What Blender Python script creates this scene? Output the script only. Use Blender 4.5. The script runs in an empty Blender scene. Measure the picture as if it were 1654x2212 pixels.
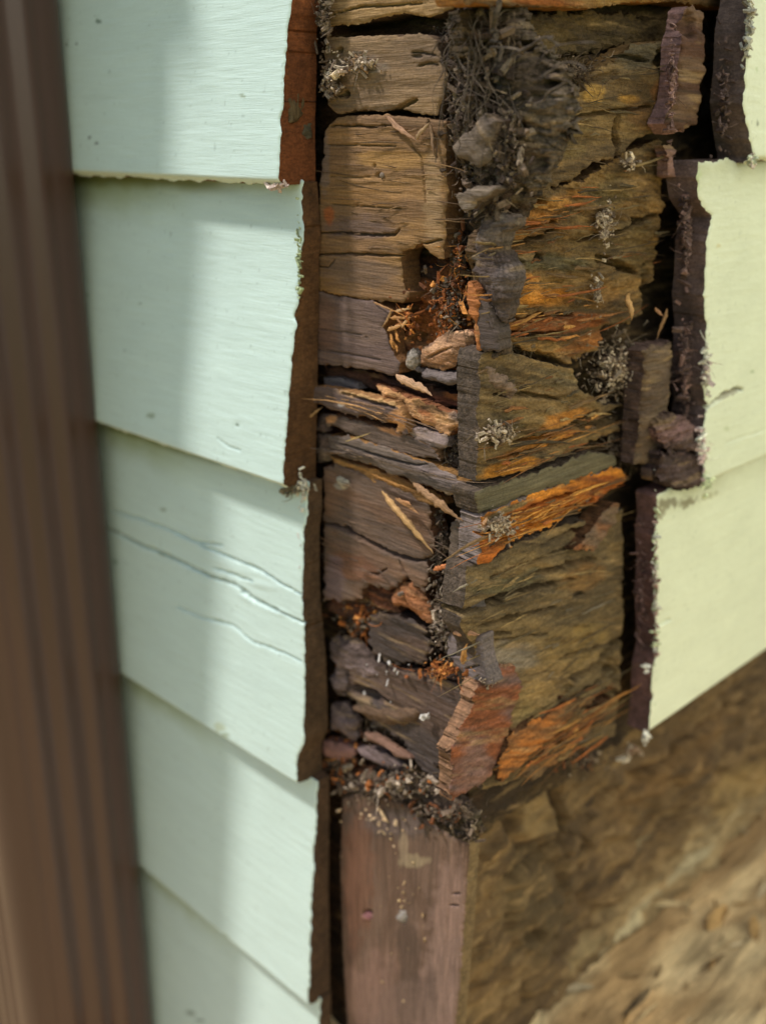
import bpy, math, random
import numpy as np
from mathutils import Vector, Matrix
R_ = math.radians
sc = bpy.context.scene
Z0 = 0.92                                   # height of the camera above the low ground
# ------------------------------------------------------------------ camera
F_PX, PITCH = 2300.0, R_(19.6)
s2 = math.sqrt(.5)
K = np.array([0.0418977, 0.42, 0.0])        # the house corner seen from the camera
cam = bpy.data.cameras.new('camera'); co = bpy.data.objects.new('camera', cam); sc.collection.objects.link(co)
co.location = (-K[0], -K[1], Z0); co.rotation_euler = (math.pi/2 - PITCH, 0, 0)
cam.sensor_fit = 'HORIZONTAL'; cam.sensor_width = 36; cam.lens = 36*F_PX/1654
cam.clip_start = .01; cam.clip_end = 400
cam.dof.use_dof = True; cam.dof.focus_distance = .435; cam.dof.aperture_fstop = 7.0
sc.camera = co
# ------------------------------------------------------------------ light
uL = np.array([-s2, s2, 0]); nL = np.array([-s2, -s2, 0])
uR = np.array([s2, s2, 0]); nR = np.array([s2, -s2, 0])
SUN_DIR = nL*1.0 + uL*1.1 + np.array([0, 0, 2.2]); SUN_DIR = SUN_DIR/np.linalg.norm(SUN_DIR)
w = bpy.data.worlds.new('World'); sc.world = w; w.use_nodes = True
nt = w.node_tree; bg = nt.nodes['Background']
sky = nt.nodes.new('ShaderNodeTexSky'); sky.sky_type = 'NISHITA'; sky.sun_disc = False
sky.sun_elevation = math.asin(SUN_DIR[2]); sky.sun_rotation = math.atan2(SUN_DIR[0], SUN_DIR[1])
sky.air_density = 1.0; sky.dust_density = 2.0; sky.ozone_density = .6
# added fill glow, warm and bright towards the right wall, over the clear-sky texture
tc = nt.nodes.new('ShaderNodeTexCoord'); dp = nt.nodes.new('ShaderNodeVectorMath'); dp.operation = 'DOT_PRODUCT'
dp.inputs[1].default_value = Vector((.85, -.35, .25)).normalized(); nt.links.new(tc.outputs['Generated'], dp.inputs[0])
mr = nt.nodes.new('ShaderNodeMapRange'); mr.inputs['From Min'].default_value = -.2; mr.inputs['From Max'].default_value = .9; mr.interpolation_type = 'SMOOTHSTEP'
nt.links.new(dp.outputs['Value'], mr.inputs['Value'])
cl = nt.nodes.new('ShaderNodeMix'); cl.data_type = 'RGBA'; cl.inputs[6].default_value = (.9, 1.6, 3.2, 1); cl.inputs[7].default_value = (12.6, 12.4, 10.0, 1)
nt.links.new(mr.outputs[0], cl.inputs[0])
ad = nt.nodes.new('ShaderNodeVectorMath'); ad.operation = 'MULTIPLY_ADD'; ad.inputs[1].default_value = (.42, .42, .42)
nt.links.new(sky.outputs[0], ad.inputs[0]); nt.links.new(cl.outputs[2], ad.inputs[2])
nt.links.new(ad.outputs[0], bg.inputs[0]); bg.inputs[1].default_value = .1
sl = bpy.data.lights.new('sun', 'SUN'); sl.energy = 3.1; sl.angle = R_(5); sl.color = (1, .98, .95)
so = bpy.data.objects.new('sun', sl); sc.collection.objects.link(so)
so.rotation_euler = Vector(SUN_DIR).to_track_quat('Z', 'Y').to_euler(); so.location = (-1, 0, 4)
sc.view_settings.view_transform = 'Standard'; sc.view_settings.look = 'None'
sc.view_settings.gamma = 1; sc.view_settings.exposure = .35
# ------------------------------------------------------------------ maths
Fv = np.array([0, math.cos(PITCH), -math.sin(PITCH)]); Rv = np.array([1, 0, 0.]); Dv = np.cross(Fv, Rv)
def ray(x, y): return Fv + Rv*(x-827)/F_PX + Dv*(y-1106)/F_PX
FR = {'L': (uL, nL), 'R': (uR, nR), 'E': (nL, -uL)}     # E: planes square to the left wall, facing the corner
def wall_pt(side, x, y, n=0.0):             # photo point -> (along wall, height) on a plane n in front of the sheathing
    u, nn = FR[side]; r = ray(x, y); k = (K@nn+n)/(r@nn); p = k*r-K
    return float(p@u), float(p[2])
def world(side, t, z, n):
    u, nn = FR[side]; t, z, n = np.broadcast_arrays(t, z, n)
    P = t[..., None]*u + n[..., None]*nn
    P = P.copy(); P[..., 2] += z + Z0
    return P
def project(P):
    Q = P - np.array([-K[0], -K[1], Z0]); d = Q@Fv
    return 827+F_PX*(Q@Rv)/d, 1106+F_PX*(Q@Dv)/d
def hsh(ix, iy, seed):
    n = (ix.astype(np.int64)*374761393 + iy.astype(np.int64)*668265263 + seed*1442695041) & 0xffffffff
    n = ((n ^ (n >> 13))*1274126177) & 0xffffffff
    n = ((n ^ (n >> 15))*2246822519) & 0xffffffff
    return ((n ^ (n >> 16)) & 0xffffff)/float(0xffffff)
def vn(x, y, seed=0):
    x = np.asarray(x, float); y = np.asarray(y, float)
    xi = np.floor(x); yi = np.floor(y); fx = x-xi; fy = y-yi
    fx = fx*fx*(3-2*fx); fy = fy*fy*(3-2*fy)
    a = hsh(xi, yi, seed); b = hsh(xi+1, yi, seed); c = hsh(xi, yi+1, seed); d = hsh(xi+1, yi+1, seed)
    return (a+(b-a)*fx)*(1-fy)+(c+(d-c)*fx)*fy
def fbm(x, y, o=4, seed=0):                 # -1 .. 1
    s = 0; a = 1; tot = 0
    for i in range(o):
        s = s+a*(vn(x, y, seed+i*17)*2-1); tot += a; a *= .5; x = np.asarray(x)*2.03; y = np.asarray(y)*2.03
    return s/tot
def sstep(a, b, x):
    q = np.clip((x-a)/(b-a), 0, 1); return q*q*(3-2*q)
def lin(c):
    c = np.array(c, float)/255; return np.where(c <= .04045, c/12.92, ((c+.055)/1.055)**2.4)
def poly_sd(X, Y, P):                       # signed distance, + inside
    P = np.array(P, float); N = len(P); d = np.full(X.shape, 1e18); ins = np.zeros(X.shape, bool)
    for i in range(N):
        ax, ay = P[i]; bx, by = P[(i+1) % N]; ex, ey = bx-ax, by-ay
        q = np.clip(((X-ax)*ex+(Y-ay)*ey)/(ex*ex+ey*ey+1e-18), 0, 1)
        d = np.minimum(d, (X-ax-q*ex)**2+(Y-ay-q*ey)**2)
        if ay != by:
            c = ((ay > Y) != (by > Y)) & (X < (bx-ax)*(Y-ay)/(by-ay)+ax); ins ^= c
    d = np.sqrt(d); return np.where(ins, d, -d)
def line_d(X, Y, pts):
    d = np.full(X.shape, 1e9); tt = np.zeros(X.shape); n = len(pts)-1
    for i in range(n):
        ax, ay = pts[i]; bx, by = pts[i+1]; ex, ey = bx-ax, by-ay
        q = np.clip(((X-ax)*ex+(Y-ay)*ey)/(ex*ex+ey*ey), 0, 1)
        dd = np.hypot(X-ax-q*ex, Y-ay-q*ey); m = dd < d; d = np.where(m, dd, d); tt = np.where(m, (i+q)/n, tt)
    return d, tt
# ------------------------------------------------------------------ materials
def mat_new(name, rough=.85):
    m = bpy.data.materials.new(name); m.use_nodes = True; b = m.node_tree.nodes['Principled BSDF']
    b.inputs['Roughness'].default_value = rough; b.inputs['Specular IOR Level'].default_value = .3
    return m, m.node_tree, b
def surf_mat(name, scale, lo, hi, bump, bscale, rough, speck=0.0, spec=.3):
    m, t, b = mat_new(name, rough); N = t.nodes.new; L = t.links.new
    b.inputs['Specular IOR Level'].default_value = spec
    ca = N('ShaderNodeAttribute'); ca.attribute_name = 'Col'
    gc = N('ShaderNodeAttribute'); gc.attribute_name = 'gc'
    mp = N('ShaderNodeMapping'); mp.inputs['Scale'].default_value = scale; L(gc.outputs['Vector'], mp.inputs['Vector'])
    n1 = N('ShaderNodeTexNoise'); n1.inputs['Scale'].default_value = 1; n1.inputs['Detail'].default_value = 5; n1.inputs['Roughness'].default_value = .65; n1.inputs['Distortion'].default_value = .4
    L(mp.outputs[0], n1.inputs['Vector'])
    mr = N('ShaderNodeMapRange'); mr.inputs['From Min'].default_value = .3; mr.inputs['From Max'].default_value = .7
    mr.inputs['To Min'].default_value = lo; mr.inputs['To Max'].default_value = hi; L(n1.outputs['Fac'], mr.inputs['Value'])
    mx = N('ShaderNodeVectorMath'); mx.operation = 'SCALE'; L(ca.outputs['Color'], mx.inputs[0]); L(mr.outputs[0], mx.inputs['Scale'])
    out = mx.outputs[0]
    if speck > 0:
        n2 = N('ShaderNodeTexNoise'); n2.inputs['Scale'].default_value = 900; n2.inputs['Detail'].default_value = 3
        L(gc.outputs['Vector'], n2.inputs['Vector'])
        m2 = N('ShaderNodeMapRange'); m2.inputs['From Min'].default_value = .35; m2.inputs['From Max'].default_value = .7
        m2.inputs['To Min'].default_value = 1-speck; m2.inputs['To Max'].default_value = 1+speck; L(n2.outputs['Fac'], m2.inputs['Value'])
        m3 = N('ShaderNodeVectorMath'); m3.operation = 'SCALE'; L(out, m3.inputs[0]); L(m2.outputs[0], m3.inputs['Scale']); out = m3.outputs[0]
    L(out, b.inputs['Base Color'])
    mp2 = N('ShaderNodeMapping'); mp2.inputs['Scale'].default_value = bscale; L(gc.outputs['Vector'], mp2.inputs['Vector'])
    n3 = N('ShaderNodeTexNoise'); n3.inputs['Scale'].default_value = 1; n3.inputs['Detail'].default_value = 6; n3.inputs['Roughness'].default_value = .6
    L(mp2.outputs[0], n3.inputs['Vector'])
    bp = N('ShaderNodeBump'); bp.inputs['Strength'].default_value = 1; bp.inputs['Distance'].default_value = bump
    L(n3.outputs['Fac'], bp.inputs['Height']); L(bp.outputs[0], b.inputs['Normal'])
    return m
M_WOOD = surf_mat('weathered_wood', (45, 700, 900), .66, 1.36, .0007, (120, 900, 1500), .82, .14)
M_ROT = surf_mat('rotten_wood', (90, 600, 480), .48, 1.36, .0012, (300, 900, 1200), .9, .22)
M_END = surf_mat('cut_wood_end', (300, 300, 900), .7, 1.35, .0006, (600, 900, 1800), .85, .2)
M_PAINT = surf_mat('green_paint', (18, 18, 60), .965, 1.03, .00022, (70, 300, 1400), .5, .02, .35)
M_PAINT_R = surf_mat('green_paint_bounce_tint', (40, 40, 60), .96, 1.04, .00035, (160, 300, 420), .5, .02, .35)
M_DUST = surf_mat('dusty_debris', (500, 500, 500), .6, 1.4, .0006, (1200, 1200, 1200), .95, .25)
M_STONE = surf_mat('rubble_masonry', (16, 60, 70), .6, 1.45, .003, (70, 150, 220), .9, .15)
M_SOIL = surf_mat('dry_soil', (10, 60, 60), .5, 1.5, .004, (30, 160, 160), .95, .2)
M_METAL = surf_mat('brown_downspout_paint', (40, 40, 3), .9, 1.1, .00006, (60, 60, 500), .33, .03, .5)
# ------------------------------------------------------------------ object helpers
def mesh_obj(name, V, Fq, col, gc, mat, parent=None, smooth=True):
    me = bpy.data.meshes.new(name); V = np.asarray(V, np.float32); Fq = np.asarray(Fq, np.int32)
    nF, k = Fq.shape
    me.vertices.add(len(V)); me.vertices.foreach_set('co', V.ravel())
    me.loops.add(nF*k); me.loops.foreach_set('vertex_index', Fq.ravel())
    me.polygons.add(nF); me.polygons.foreach_set('loop_start', np.arange(0, nF*k, k, dtype=np.int32))
    me.polygons.foreach_set('loop_total', np.full(nF, k, np.int32))
    me.update(calc_edges=True)
    me.validate()
    me.polygons.foreach_set('use_smooth', np.full(len(me.polygons), smooth, bool))
    a = me.attributes.new('Col', 'FLOAT_COLOR', 'POINT')
    c4 = np.ones((len(V), 4), np.float32); c4[:, :3] = col; a.data.foreach_set('color', c4.ravel())
    g = me.attributes.new('gc', 'FLOAT_VECTOR', 'POINT'); g.data.foreach_set('vector', np.asarray(gc, np.float32).ravel())
    me.materials.append(mat)
    o = bpy.data.objects.new(name, me); sc.collection.objects.link(o)
    if parent: o.parent = parent
    return o
def tag(o, label=None, cat=None, group=None, kind=None):
    if label: o['label'] = label
    if cat: o['category'] = cat
    if group: o['group'] = group
    if kind: o['kind'] = kind
    return o
SEED = [11]
def relief(name, side, px=None, tz=None, n0=0.0, nfun=None, back=-.012, res=.0005, jag=.0008, jf=260,
           col=(110, 85, 60), col2=None, patches=(), hue=None, grain=1.0, rot=0.0, cracks=(), holes=(), dome=0.0, domer=.004,
           round_=.0008, mat=None, end_col=None, end_mat=None, end_name='cut_edge', parent=None, extra_h=None, extra_c=None, tilt=0.0, rows=5, cvar=1.0, vert=False, face_name=None):
    SEED[0] += 7; sd0 = SEED[0]
    if tz is None:
        tz = []
        for x, y in px:
            n = n0; 
            if nfun is not None:
                for _ in range(4):
                    t, z = wall_pt(side, x, y, n); n = float(nfun(np.array(t), np.array(z)))
            tz.append(wall_pt(side, x, y, n))
    tz = np.array(tz); t0, z0 = tz.min(0)-res*2; t1, z1 = tz.max(0)+res*2
    nt_, nz_ = int((t1-t0)/res)+2, int((z1-z0)/res)+2
    T, Z = np.meshgrid(t0+np.arange(nt_)*res, z0+np.arange(nz_)*res)
    sd = poly_sd(T, Z, tz)
    sd = sd + jag*fbm(T*jf, Z*jf*1.6, 6, sd0+3)*1.6
    gz, gt = np.gradient(sd, res); gl = np.hypot(gz, gt)+1e-9
    ins = sd > 0
    cell = ins[:-1, :-1] | ins[1:, :-1] | ins[:-1, 1:] | ins[1:, 1:]
    used = np.zeros(ins.shape, bool)
    used[:-1, :-1] |= cell; used[1:, :-1] |= cell; used[:-1, 1:] |= cell; used[1:, 1:] |= cell
    mv = used & ~ins
    q = np.clip(sd/gl, -res*1.4, 0)
    T = np.where(mv, T-q*gt/gl, T); Z = np.where(mv, Z-q*gz/gl, Z)
    sdc = np.maximum(sd, 0)
    idx = -np.ones(ins.shape, np.int64); idx[used] = np.arange(used.sum())
    t = T[used]; z = Z[used]; s = sdc[used]
    n = np.full(t.shape, n0) if nfun is None else nfun(t, z)
    X, Y = project(world(side, t, z, n))
    tt, zq = (z, t) if vert else (t, z)
    zz = zq + .004*rot*fbm(t*30, z*30, 3, sd0) + tilt*tt
    h = grain*(.00022*fbm(tt*35, zz*900, 3, sd0+1)+.00035*fbm(tt*22, zz*240, 3, sd0+2))
    if rot > 0:
        a = fbm(tt*38, zz*230, 4, sd0+5); b = fbm(tt*85, zz*190, 4, sd0+6)
        lay = np.floor((a*.5+.5)*7)/7
        h = h + rot*(.0034*fbm(t*26, z*34, 3, sd0+4) if side == 'R' else 0)
        h = h + rot*(.0045*(lay-.5)+.0022*b+.0007*fbm(tt*300, zz*900, 3, sd0+8))
    if dome: h = h + dome*(1-np.exp(-s/domer)) - dome
    h = h - round_*np.exp(-s/(round_*.9+1e-9)) if round_ > 0 else h
    C = np.tile(lin(col), (len(t), 1))
    if col2 is not None:
        m = sstep(-.25, .35, fbm(tt*28, zz*110, 4, sd0+9))[:, None]; C = C*(1-m)+lin(col2)*m
    for p in patches:
        cx, cy, rx, ry, an, cc, st = p[:7]; a_ = R_(an); dx, dy = X-cx, Y-cy
        uu = (dx*math.cos(a_)+dy*math.sin(a_))/rx; vv = (-dx*math.sin(a_)+dy*math.cos(a_))/ry
        d = np.hypot(uu, vv)+.35*fbm(X/26, Y/14, 4, sd0+int(cx))+.34*fbm(tt*45, zz*340, 3, sd0+int(cy)) ; m = (sstep(1.15, .6, d)*st)[:, None]
        C = C*(1-m)+lin(cc)*m
    if rot > .18:                           # streaks of darker and paler decayed fibre, along the grain
        k1 = (sstep(.12, .5, fbm(tt*34, zz*420, 4, sd0+21))*.5)[:, None]; C = C*(1-k1)+lin((58, 44, 30))*k1
        k2 = (sstep(.2, .55, fbm(tt*40, zz*330, 4, sd0+22))*.42)[:, None]; C = C*(1-k2)+lin((168, 136, 92))*k2
    C = C*(1+.22*cvar*fbm(tt*60, zz*420, 4, sd0+12))[:, None]*(1+.16*cvar*fbm(t*18, z*26, 3, sd0+13))[:, None]
    for pts, wd, dp in cracks:
        wob = 2.6*fbm(X/22, Y/22, 3, sd0+int(pts[0][0]))
        d, q_ = line_d(X, Y+wob, pts); ww = wd*(.45+.75*np.sin(np.pi*np.clip(q_, .03, .97))**.5)*(1+.5*fbm(X/9, Y/9, 2, sd0))
        deep = side == 'R' and rot > .18
        h = h - min(dp*(2.4 if deep else 1.25), .013)*sstep(1.0, .6 if deep else .35, d/np.maximum(ww*(1.9 if deep else 1.0), .3))
    for cx, cy, rx, ry, an, dp in holes:
        a_ = R_(an); dx, dy = X-cx, Y-cy
        uu = (dx*math.cos(a_)+dy*math.sin(a_))/rx; vv = (-dx*math.sin(a_)+dy*math.cos(a_))/ry
        h = h - dp*sstep(1.1, .55, np.hypot(uu, vv)+.35*fbm(X/13, Y/9, 3, sd0+int(cy)))
    if extra_h is not None: h = h + extra_h(t, z, X, Y)
    if extra_c is not None: C = extra_c(C, t, z, X, Y)
    C = np.clip(C, .003, .95)
    nn = n + h
    V = world(side, t, z, nn); g = np.stack([tt+sd0*.37, nn, zq], 1)
    c_ = np.argwhere(cell); i, j = c_[:, 0], c_[:, 1]
    Q = np.stack([idx[i, j], idx[i, j+1], idx[i+1, j+1], idx[i+1, j]], 1)
    if side in 'LE': Q = Q[:, ::-1]
    ctr = world(side, t, z, nn).mean(0)
    root = bpy.data.objects.new(name, None); sc.collection.objects.link(root); root.empty_display_size = .01
    root.location = ctr
    fc = mesh_obj(face_name or ('painted_face' if mat in (M_PAINT, M_PAINT_R) else 'weathered_surface'), V-ctr, Q, C, g, mat or M_WOOD, root)
    # side faces down to the back plane
    E = np.concatenate([Q[:, [0, 1]], Q[:, [1, 2]], Q[:, [2, 3]], Q[:, [3, 0]]])
    key = np.sort(E, 1); kk = key[:, 0]*(len(t)+1)+key[:, 1]; _, inv, cnt = np.unique(kk, return_inverse=True, return_counts=True)
    B = E[cnt[inv] == 1]
    bv = np.unique(B); loc = -np.ones(len(t), np.int64); loc[bv] = np.arange(len(bv)); nb = len(bv)
    bt, bz, bn = t[bv], z[bv], nn[bv]
    gt_ = (gt/gl)[used][bv]; gz_ = (gz/gl)[used][bv]
    VV, CC, GG = [], [], []; J = 1.6*jag*fbm(bt*jf, bz*jf*1.6, 6, sd0+3)
    bk = back if np.isscalar(back) else back(bt, bz)
    for r in range(rows+1):
        f = r/rows; nr = bn+(bk-bn)*f
        off = 0 if r == 0 else (.00035+.0010*rot)*(fbm(bz*420+bt*420, nr*260, 4, sd0+31))-J*min(1, f*6)
        VV.append(world(side, bt-off*gt_, bz-off*gz_, nr)); GG.append(np.stack([bt+sd0*.2, nr, bz], 1))
        cc = C[bv]*.85 if end_col is None else np.tile(lin(end_col), (nb, 1))*((1+.38*fbm(bz*260+bt*120, nr*420, 3, sd0+33))*(1+.35*fbm(bz*50+bt*50, nr*90, 3, sd0+35)))[:, None]
        CC.append(np.clip(cc, .003, .95))
    a, b = loc[B[:, 0]], loc[B[:, 1]]
    SQ = np.concatenate([np.stack([b+nb*r, a+nb*r, a+nb*(r+1), b+nb*(r+1)], 1) for r in range(rows)])
    e = mesh_obj(end_name, np.concatenate(VV)-ctr, SQ, np.concatenate(CC), np.concatenate(GG), end_mat or (M_END if end_col else (mat or M_WOOD)), root)
    if parent: root.parent = parent; root.location = root.location-parent.location
    return root
def sliver(name, side, p0, p1, n0, n1, wpx, col, parent=None, bend=0.0, mat=None, thick=.5, seg=14, jit=.35):
    SEED[0] += 3; rs = np.random.RandomState(SEED[0])
    a = world(side, *map(np.array, (*wall_pt(side, *p0, n0), n0))); b = world(side, *map(np.array, (*wall_pt(side, *p1, n1), n1)))
    ax = b-a; Ln = np.linalg.norm(ax); ax = ax/Ln; nv = FR[side][1]; sv = np.cross(ax, nv); sv /= np.linalg.norm(sv); nv = np.cross(sv, ax)
    W = wpx*.00019; V = []; C = []; G = []; m = 8
    c0 = lin(col)
    for i in range(seg+1):
        f = i/seg; wd = W*(min(1, (f+.06)*5)*min(1, (1.02-f)*2.2)**.8)*(1+jit*(rs.rand()-.5))
        ctr = a+ax*Ln*f+sv*(bend*Ln*math.sin(math.pi*f)+W*.25*(rs.rand()-.5))+nv*(W*.3*math.sin(f*5+SEED[0]))
        for k in range(m):
            an = 2*math.pi*k/m; rr = 1+.3*(rs.rand()-.5)
            V.append(ctr+sv*math.cos(an)*wd*.5*rr+nv*math.sin(an)*wd*.5*thick*rr); C.append(c0*(.8+.45*rs.rand())); G.append((f*Ln+SEED[0], math.cos(an)*W, math.sin(an)*W))
    Fq = [(i*m+k, i*m+(k+1) % m, (i+1)*m+(k+1) % m, (i+1)*m+k) for i in range(seg) for k in range(m)]
    V += [a, b]; C += [c0, c0]; G += [(0, 0, 0), (Ln, 0, 0)]
    n = len(V); Fq += [(n-2, (k+1) % m, k, k) for k in range(0)]
    Fq += [(k, k+1, (k+2) % m, (k+3) % m) for k in (0,)] 
    V = np.array(V)
    if parent: V = V-np.array(parent.location)
    return mesh_obj(name, V, Fq, np.array(C), np.array(G), mat or M_WOOD, parent)
def debris(name, side, spots, label, cat, chips=True, fibers=True, fr=.00022, mat=None, parent=None, kind='stuff'):
    """crumbs and fibres of rotten wood: spots = (x, y, rx, ry in photo px, n, depth, chips, fibres, size, colours)"""
    V, Fq, C, G = [], [], [], []
    SEED[0] += 5; rs = np.random.RandomState(SEED[0])
    for x, y, rx, ry, n, dep, nc, nf, size, cols in spots:
        for _ in range(nc):
            r = abs(rs.randn())*.55; a = rs.rand()*6.283; 
            nn = n+dep*(rs.rand()-.5)*max(.15, 1-r*.6); t, z = wall_pt(side, x+rx*r*math.cos(a), y+ry*r*math.sin(a), nn)
            p = world(side, np.array(t), np.array(z), np.array(nn)); s = size*(.35+1.1*rs.rand()**2)
            el = np.array([1+2.2*rs.rand()**2, .55+.4*rs.rand(), .4+.4*rs.rand()])*s
            Rm = np.linalg.qr(rs.randn(3, 3))[0]; c = lin(cols[rs.randint(len(cols))])*(.7+.6*rs.rand()); b = len(V)
            base = [(-1, -1, -1), (1, -1, -1), (1, 1, -1), (-1, 1, -1), (-1, -1, 1), (1, -1, 1), (1, 1, 1), (-1, 1, 1)]
            for q in base:
                v = (np.array(q)*(.6+.6*rs.rand(3)))*el*.5; V.append(p+Rm@v); C.append(c*(.85+.3*rs.rand())); G.append(v+p)
            Fq += [(b, b+3, b+2, b+1), (b+4, b+5, b+6, b+7), (b, b+1, b+5, b+4), (b+1, b+2, b+6, b+5), (b+2, b+3, b+7, b+6), (b+3, b, b+4, b+7)]
        for _ in range(nf):
            r = abs(rs.randn())*.55; a = rs.rand()*6.283
            nn = n+dep*(rs.rand()-.5); t, z = wall_pt(side, x+rx*r*math.cos(a), y+ry*r*math.sin(a), nn)
            p = world(side, np.array(t), np.array(z), np.array(nn)); d = rs.randn(3); d[2] -= .4; d /= np.linalg.norm(d)
            L = (.003+.012*rs.rand()**1.5); k = 7; c = lin(cols[rs.randint(len(cols))])*(.8+.5*rs.rand()); rad = fr*(.5+rs.rand()*1.2); b = len(V); cur = rs.randn(3)*.35
            for i in range(k):
                e1 = np.cross(d, [.3, .5, .81]); e1 /= np.linalg.norm(e1)+1e-9; e2 = np.cross(d, e1); rr = rad*(1-.7*i/(k-1))
                for m in range(3):
                    an = m*2.094; V.append(p+e1*math.cos(an)*rr+e2*math.sin(an)*rr); C.append(c); G.append(p+e1*rr)
                p = p+d*L/k; d = d+cur*.5+rs.randn(3)*.18; d /= np.linalg.norm(d)
            for i in range(k-1):
                for m in range(3): Fq.append((b+i*3+m, b+i*3+(m+1) % 3, b+(i+1)*3+(m+1) % 3, b+(i+1)*3+m))
    o = mesh_obj(name, V, Fq, np.array(C), np.array(G), mat or M_DUST, parent, smooth=False)
    return tag(o, label, cat, kind=kind)
def sweep_box(name, side, t0, t1, z0, z1, n0, n1, col, mat):
    V = [world(side, np.array(t), np.array(z), np.array(n)) for n in (n0, n1) for z in (z0, z1) for t in (t0, t1)]
    Fq = [(0, 1, 3, 2), (4, 6, 7, 5), (0, 4, 5, 1), (2, 3, 7, 6), (0, 2, 6, 4), (1, 5, 7, 3)]
    return mesh_obj(name, V, Fq, np.tile(lin(col), (8, 1)), np.array(V), mat, smooth=False)
# ================================================================== GROUND
def build_ground():
    def axis():
        a = [-.9+i*.012 for i in range(151)]; g = [a[-1]*1.0]; v = .012
        while g[-1] < 150: v *= 1.25; g.append(g[-1]+v)
        return np.array([-q for q in g[::-1]]+a[1:-1]+g)
    ax = axis(); X, Y = np.meshgrid(ax, ax); P = np.stack([X, Y], -1)
    dl = X*nL[0]+Y*nL[1]
    far = np.clip(np.hypot(X, Y)-.9, 0, 1)
    base = Z0 - .515 - .405*sstep(-.004, .05, dl)
    near = 1-far
    z = base*near+0.0*far+near*(.010*fbm(X*14, Y*14, 4, 5)+.006*fbm(X*60, Y*60, 3, 6))-.06*far*0
    aR = X*uR[0]+Y*uR[1]; aN = X*nR[0]+Y*nR[1]; m1 = sstep(-.25, .35, fbm(aR*9, aN*30, 4, 8)); c = lin((232, 204, 156))*(1-m1[..., None])+lin((172, 140, 98))*m1[..., None]
    g = lin((88, 112, 42)); fr = sstep(.3, 1.3, np.hypot(X, Y)-.7)[..., None]; c = c*(1-fr)+g*fr
    c = c*(1+.25*fbm(X*40, Y*40, 3, 4))[..., None]
    n = len(ax); I = np.arange(n*n).reshape(n, n)
    Q = np.stack([I[:-1, :-1], I[:-1, 1:], I[1:, 1:], I[1:, :-1]], -1).reshape(-1, 4)
    V = np.stack([X, Y, z], -1).reshape(-1, 3)
    G = np.stack([V@uR, V@nR, V[:, 2]], 1)
    o = mesh_obj('ground', V, Q, np.clip(c.reshape(-1, 3), .01, .9), G, M_SOIL)
    tag(o, 'dry tan soil and lawn around the house', kind='structure')
build_ground()
# ================================================================== HOUSE WALL BEHIND (dark framing, blocks the light)
hw = sweep_box('house_wall', 'L', .036, 3.0, -.56, 1.6, -.16, -.031, (60, 45, 32), M_WOOD)
tag(hw, 'dark framing of the house behind the stripped left face', 'wall')
hw2 = sweep_box('house_wall', 'R', .20, 3.0, -.345, 1.6, -.16, -.032, (60, 45, 32), M_WOOD)
tag(hw2, 'dark framing of the house behind the right face', 'wall')
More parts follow.
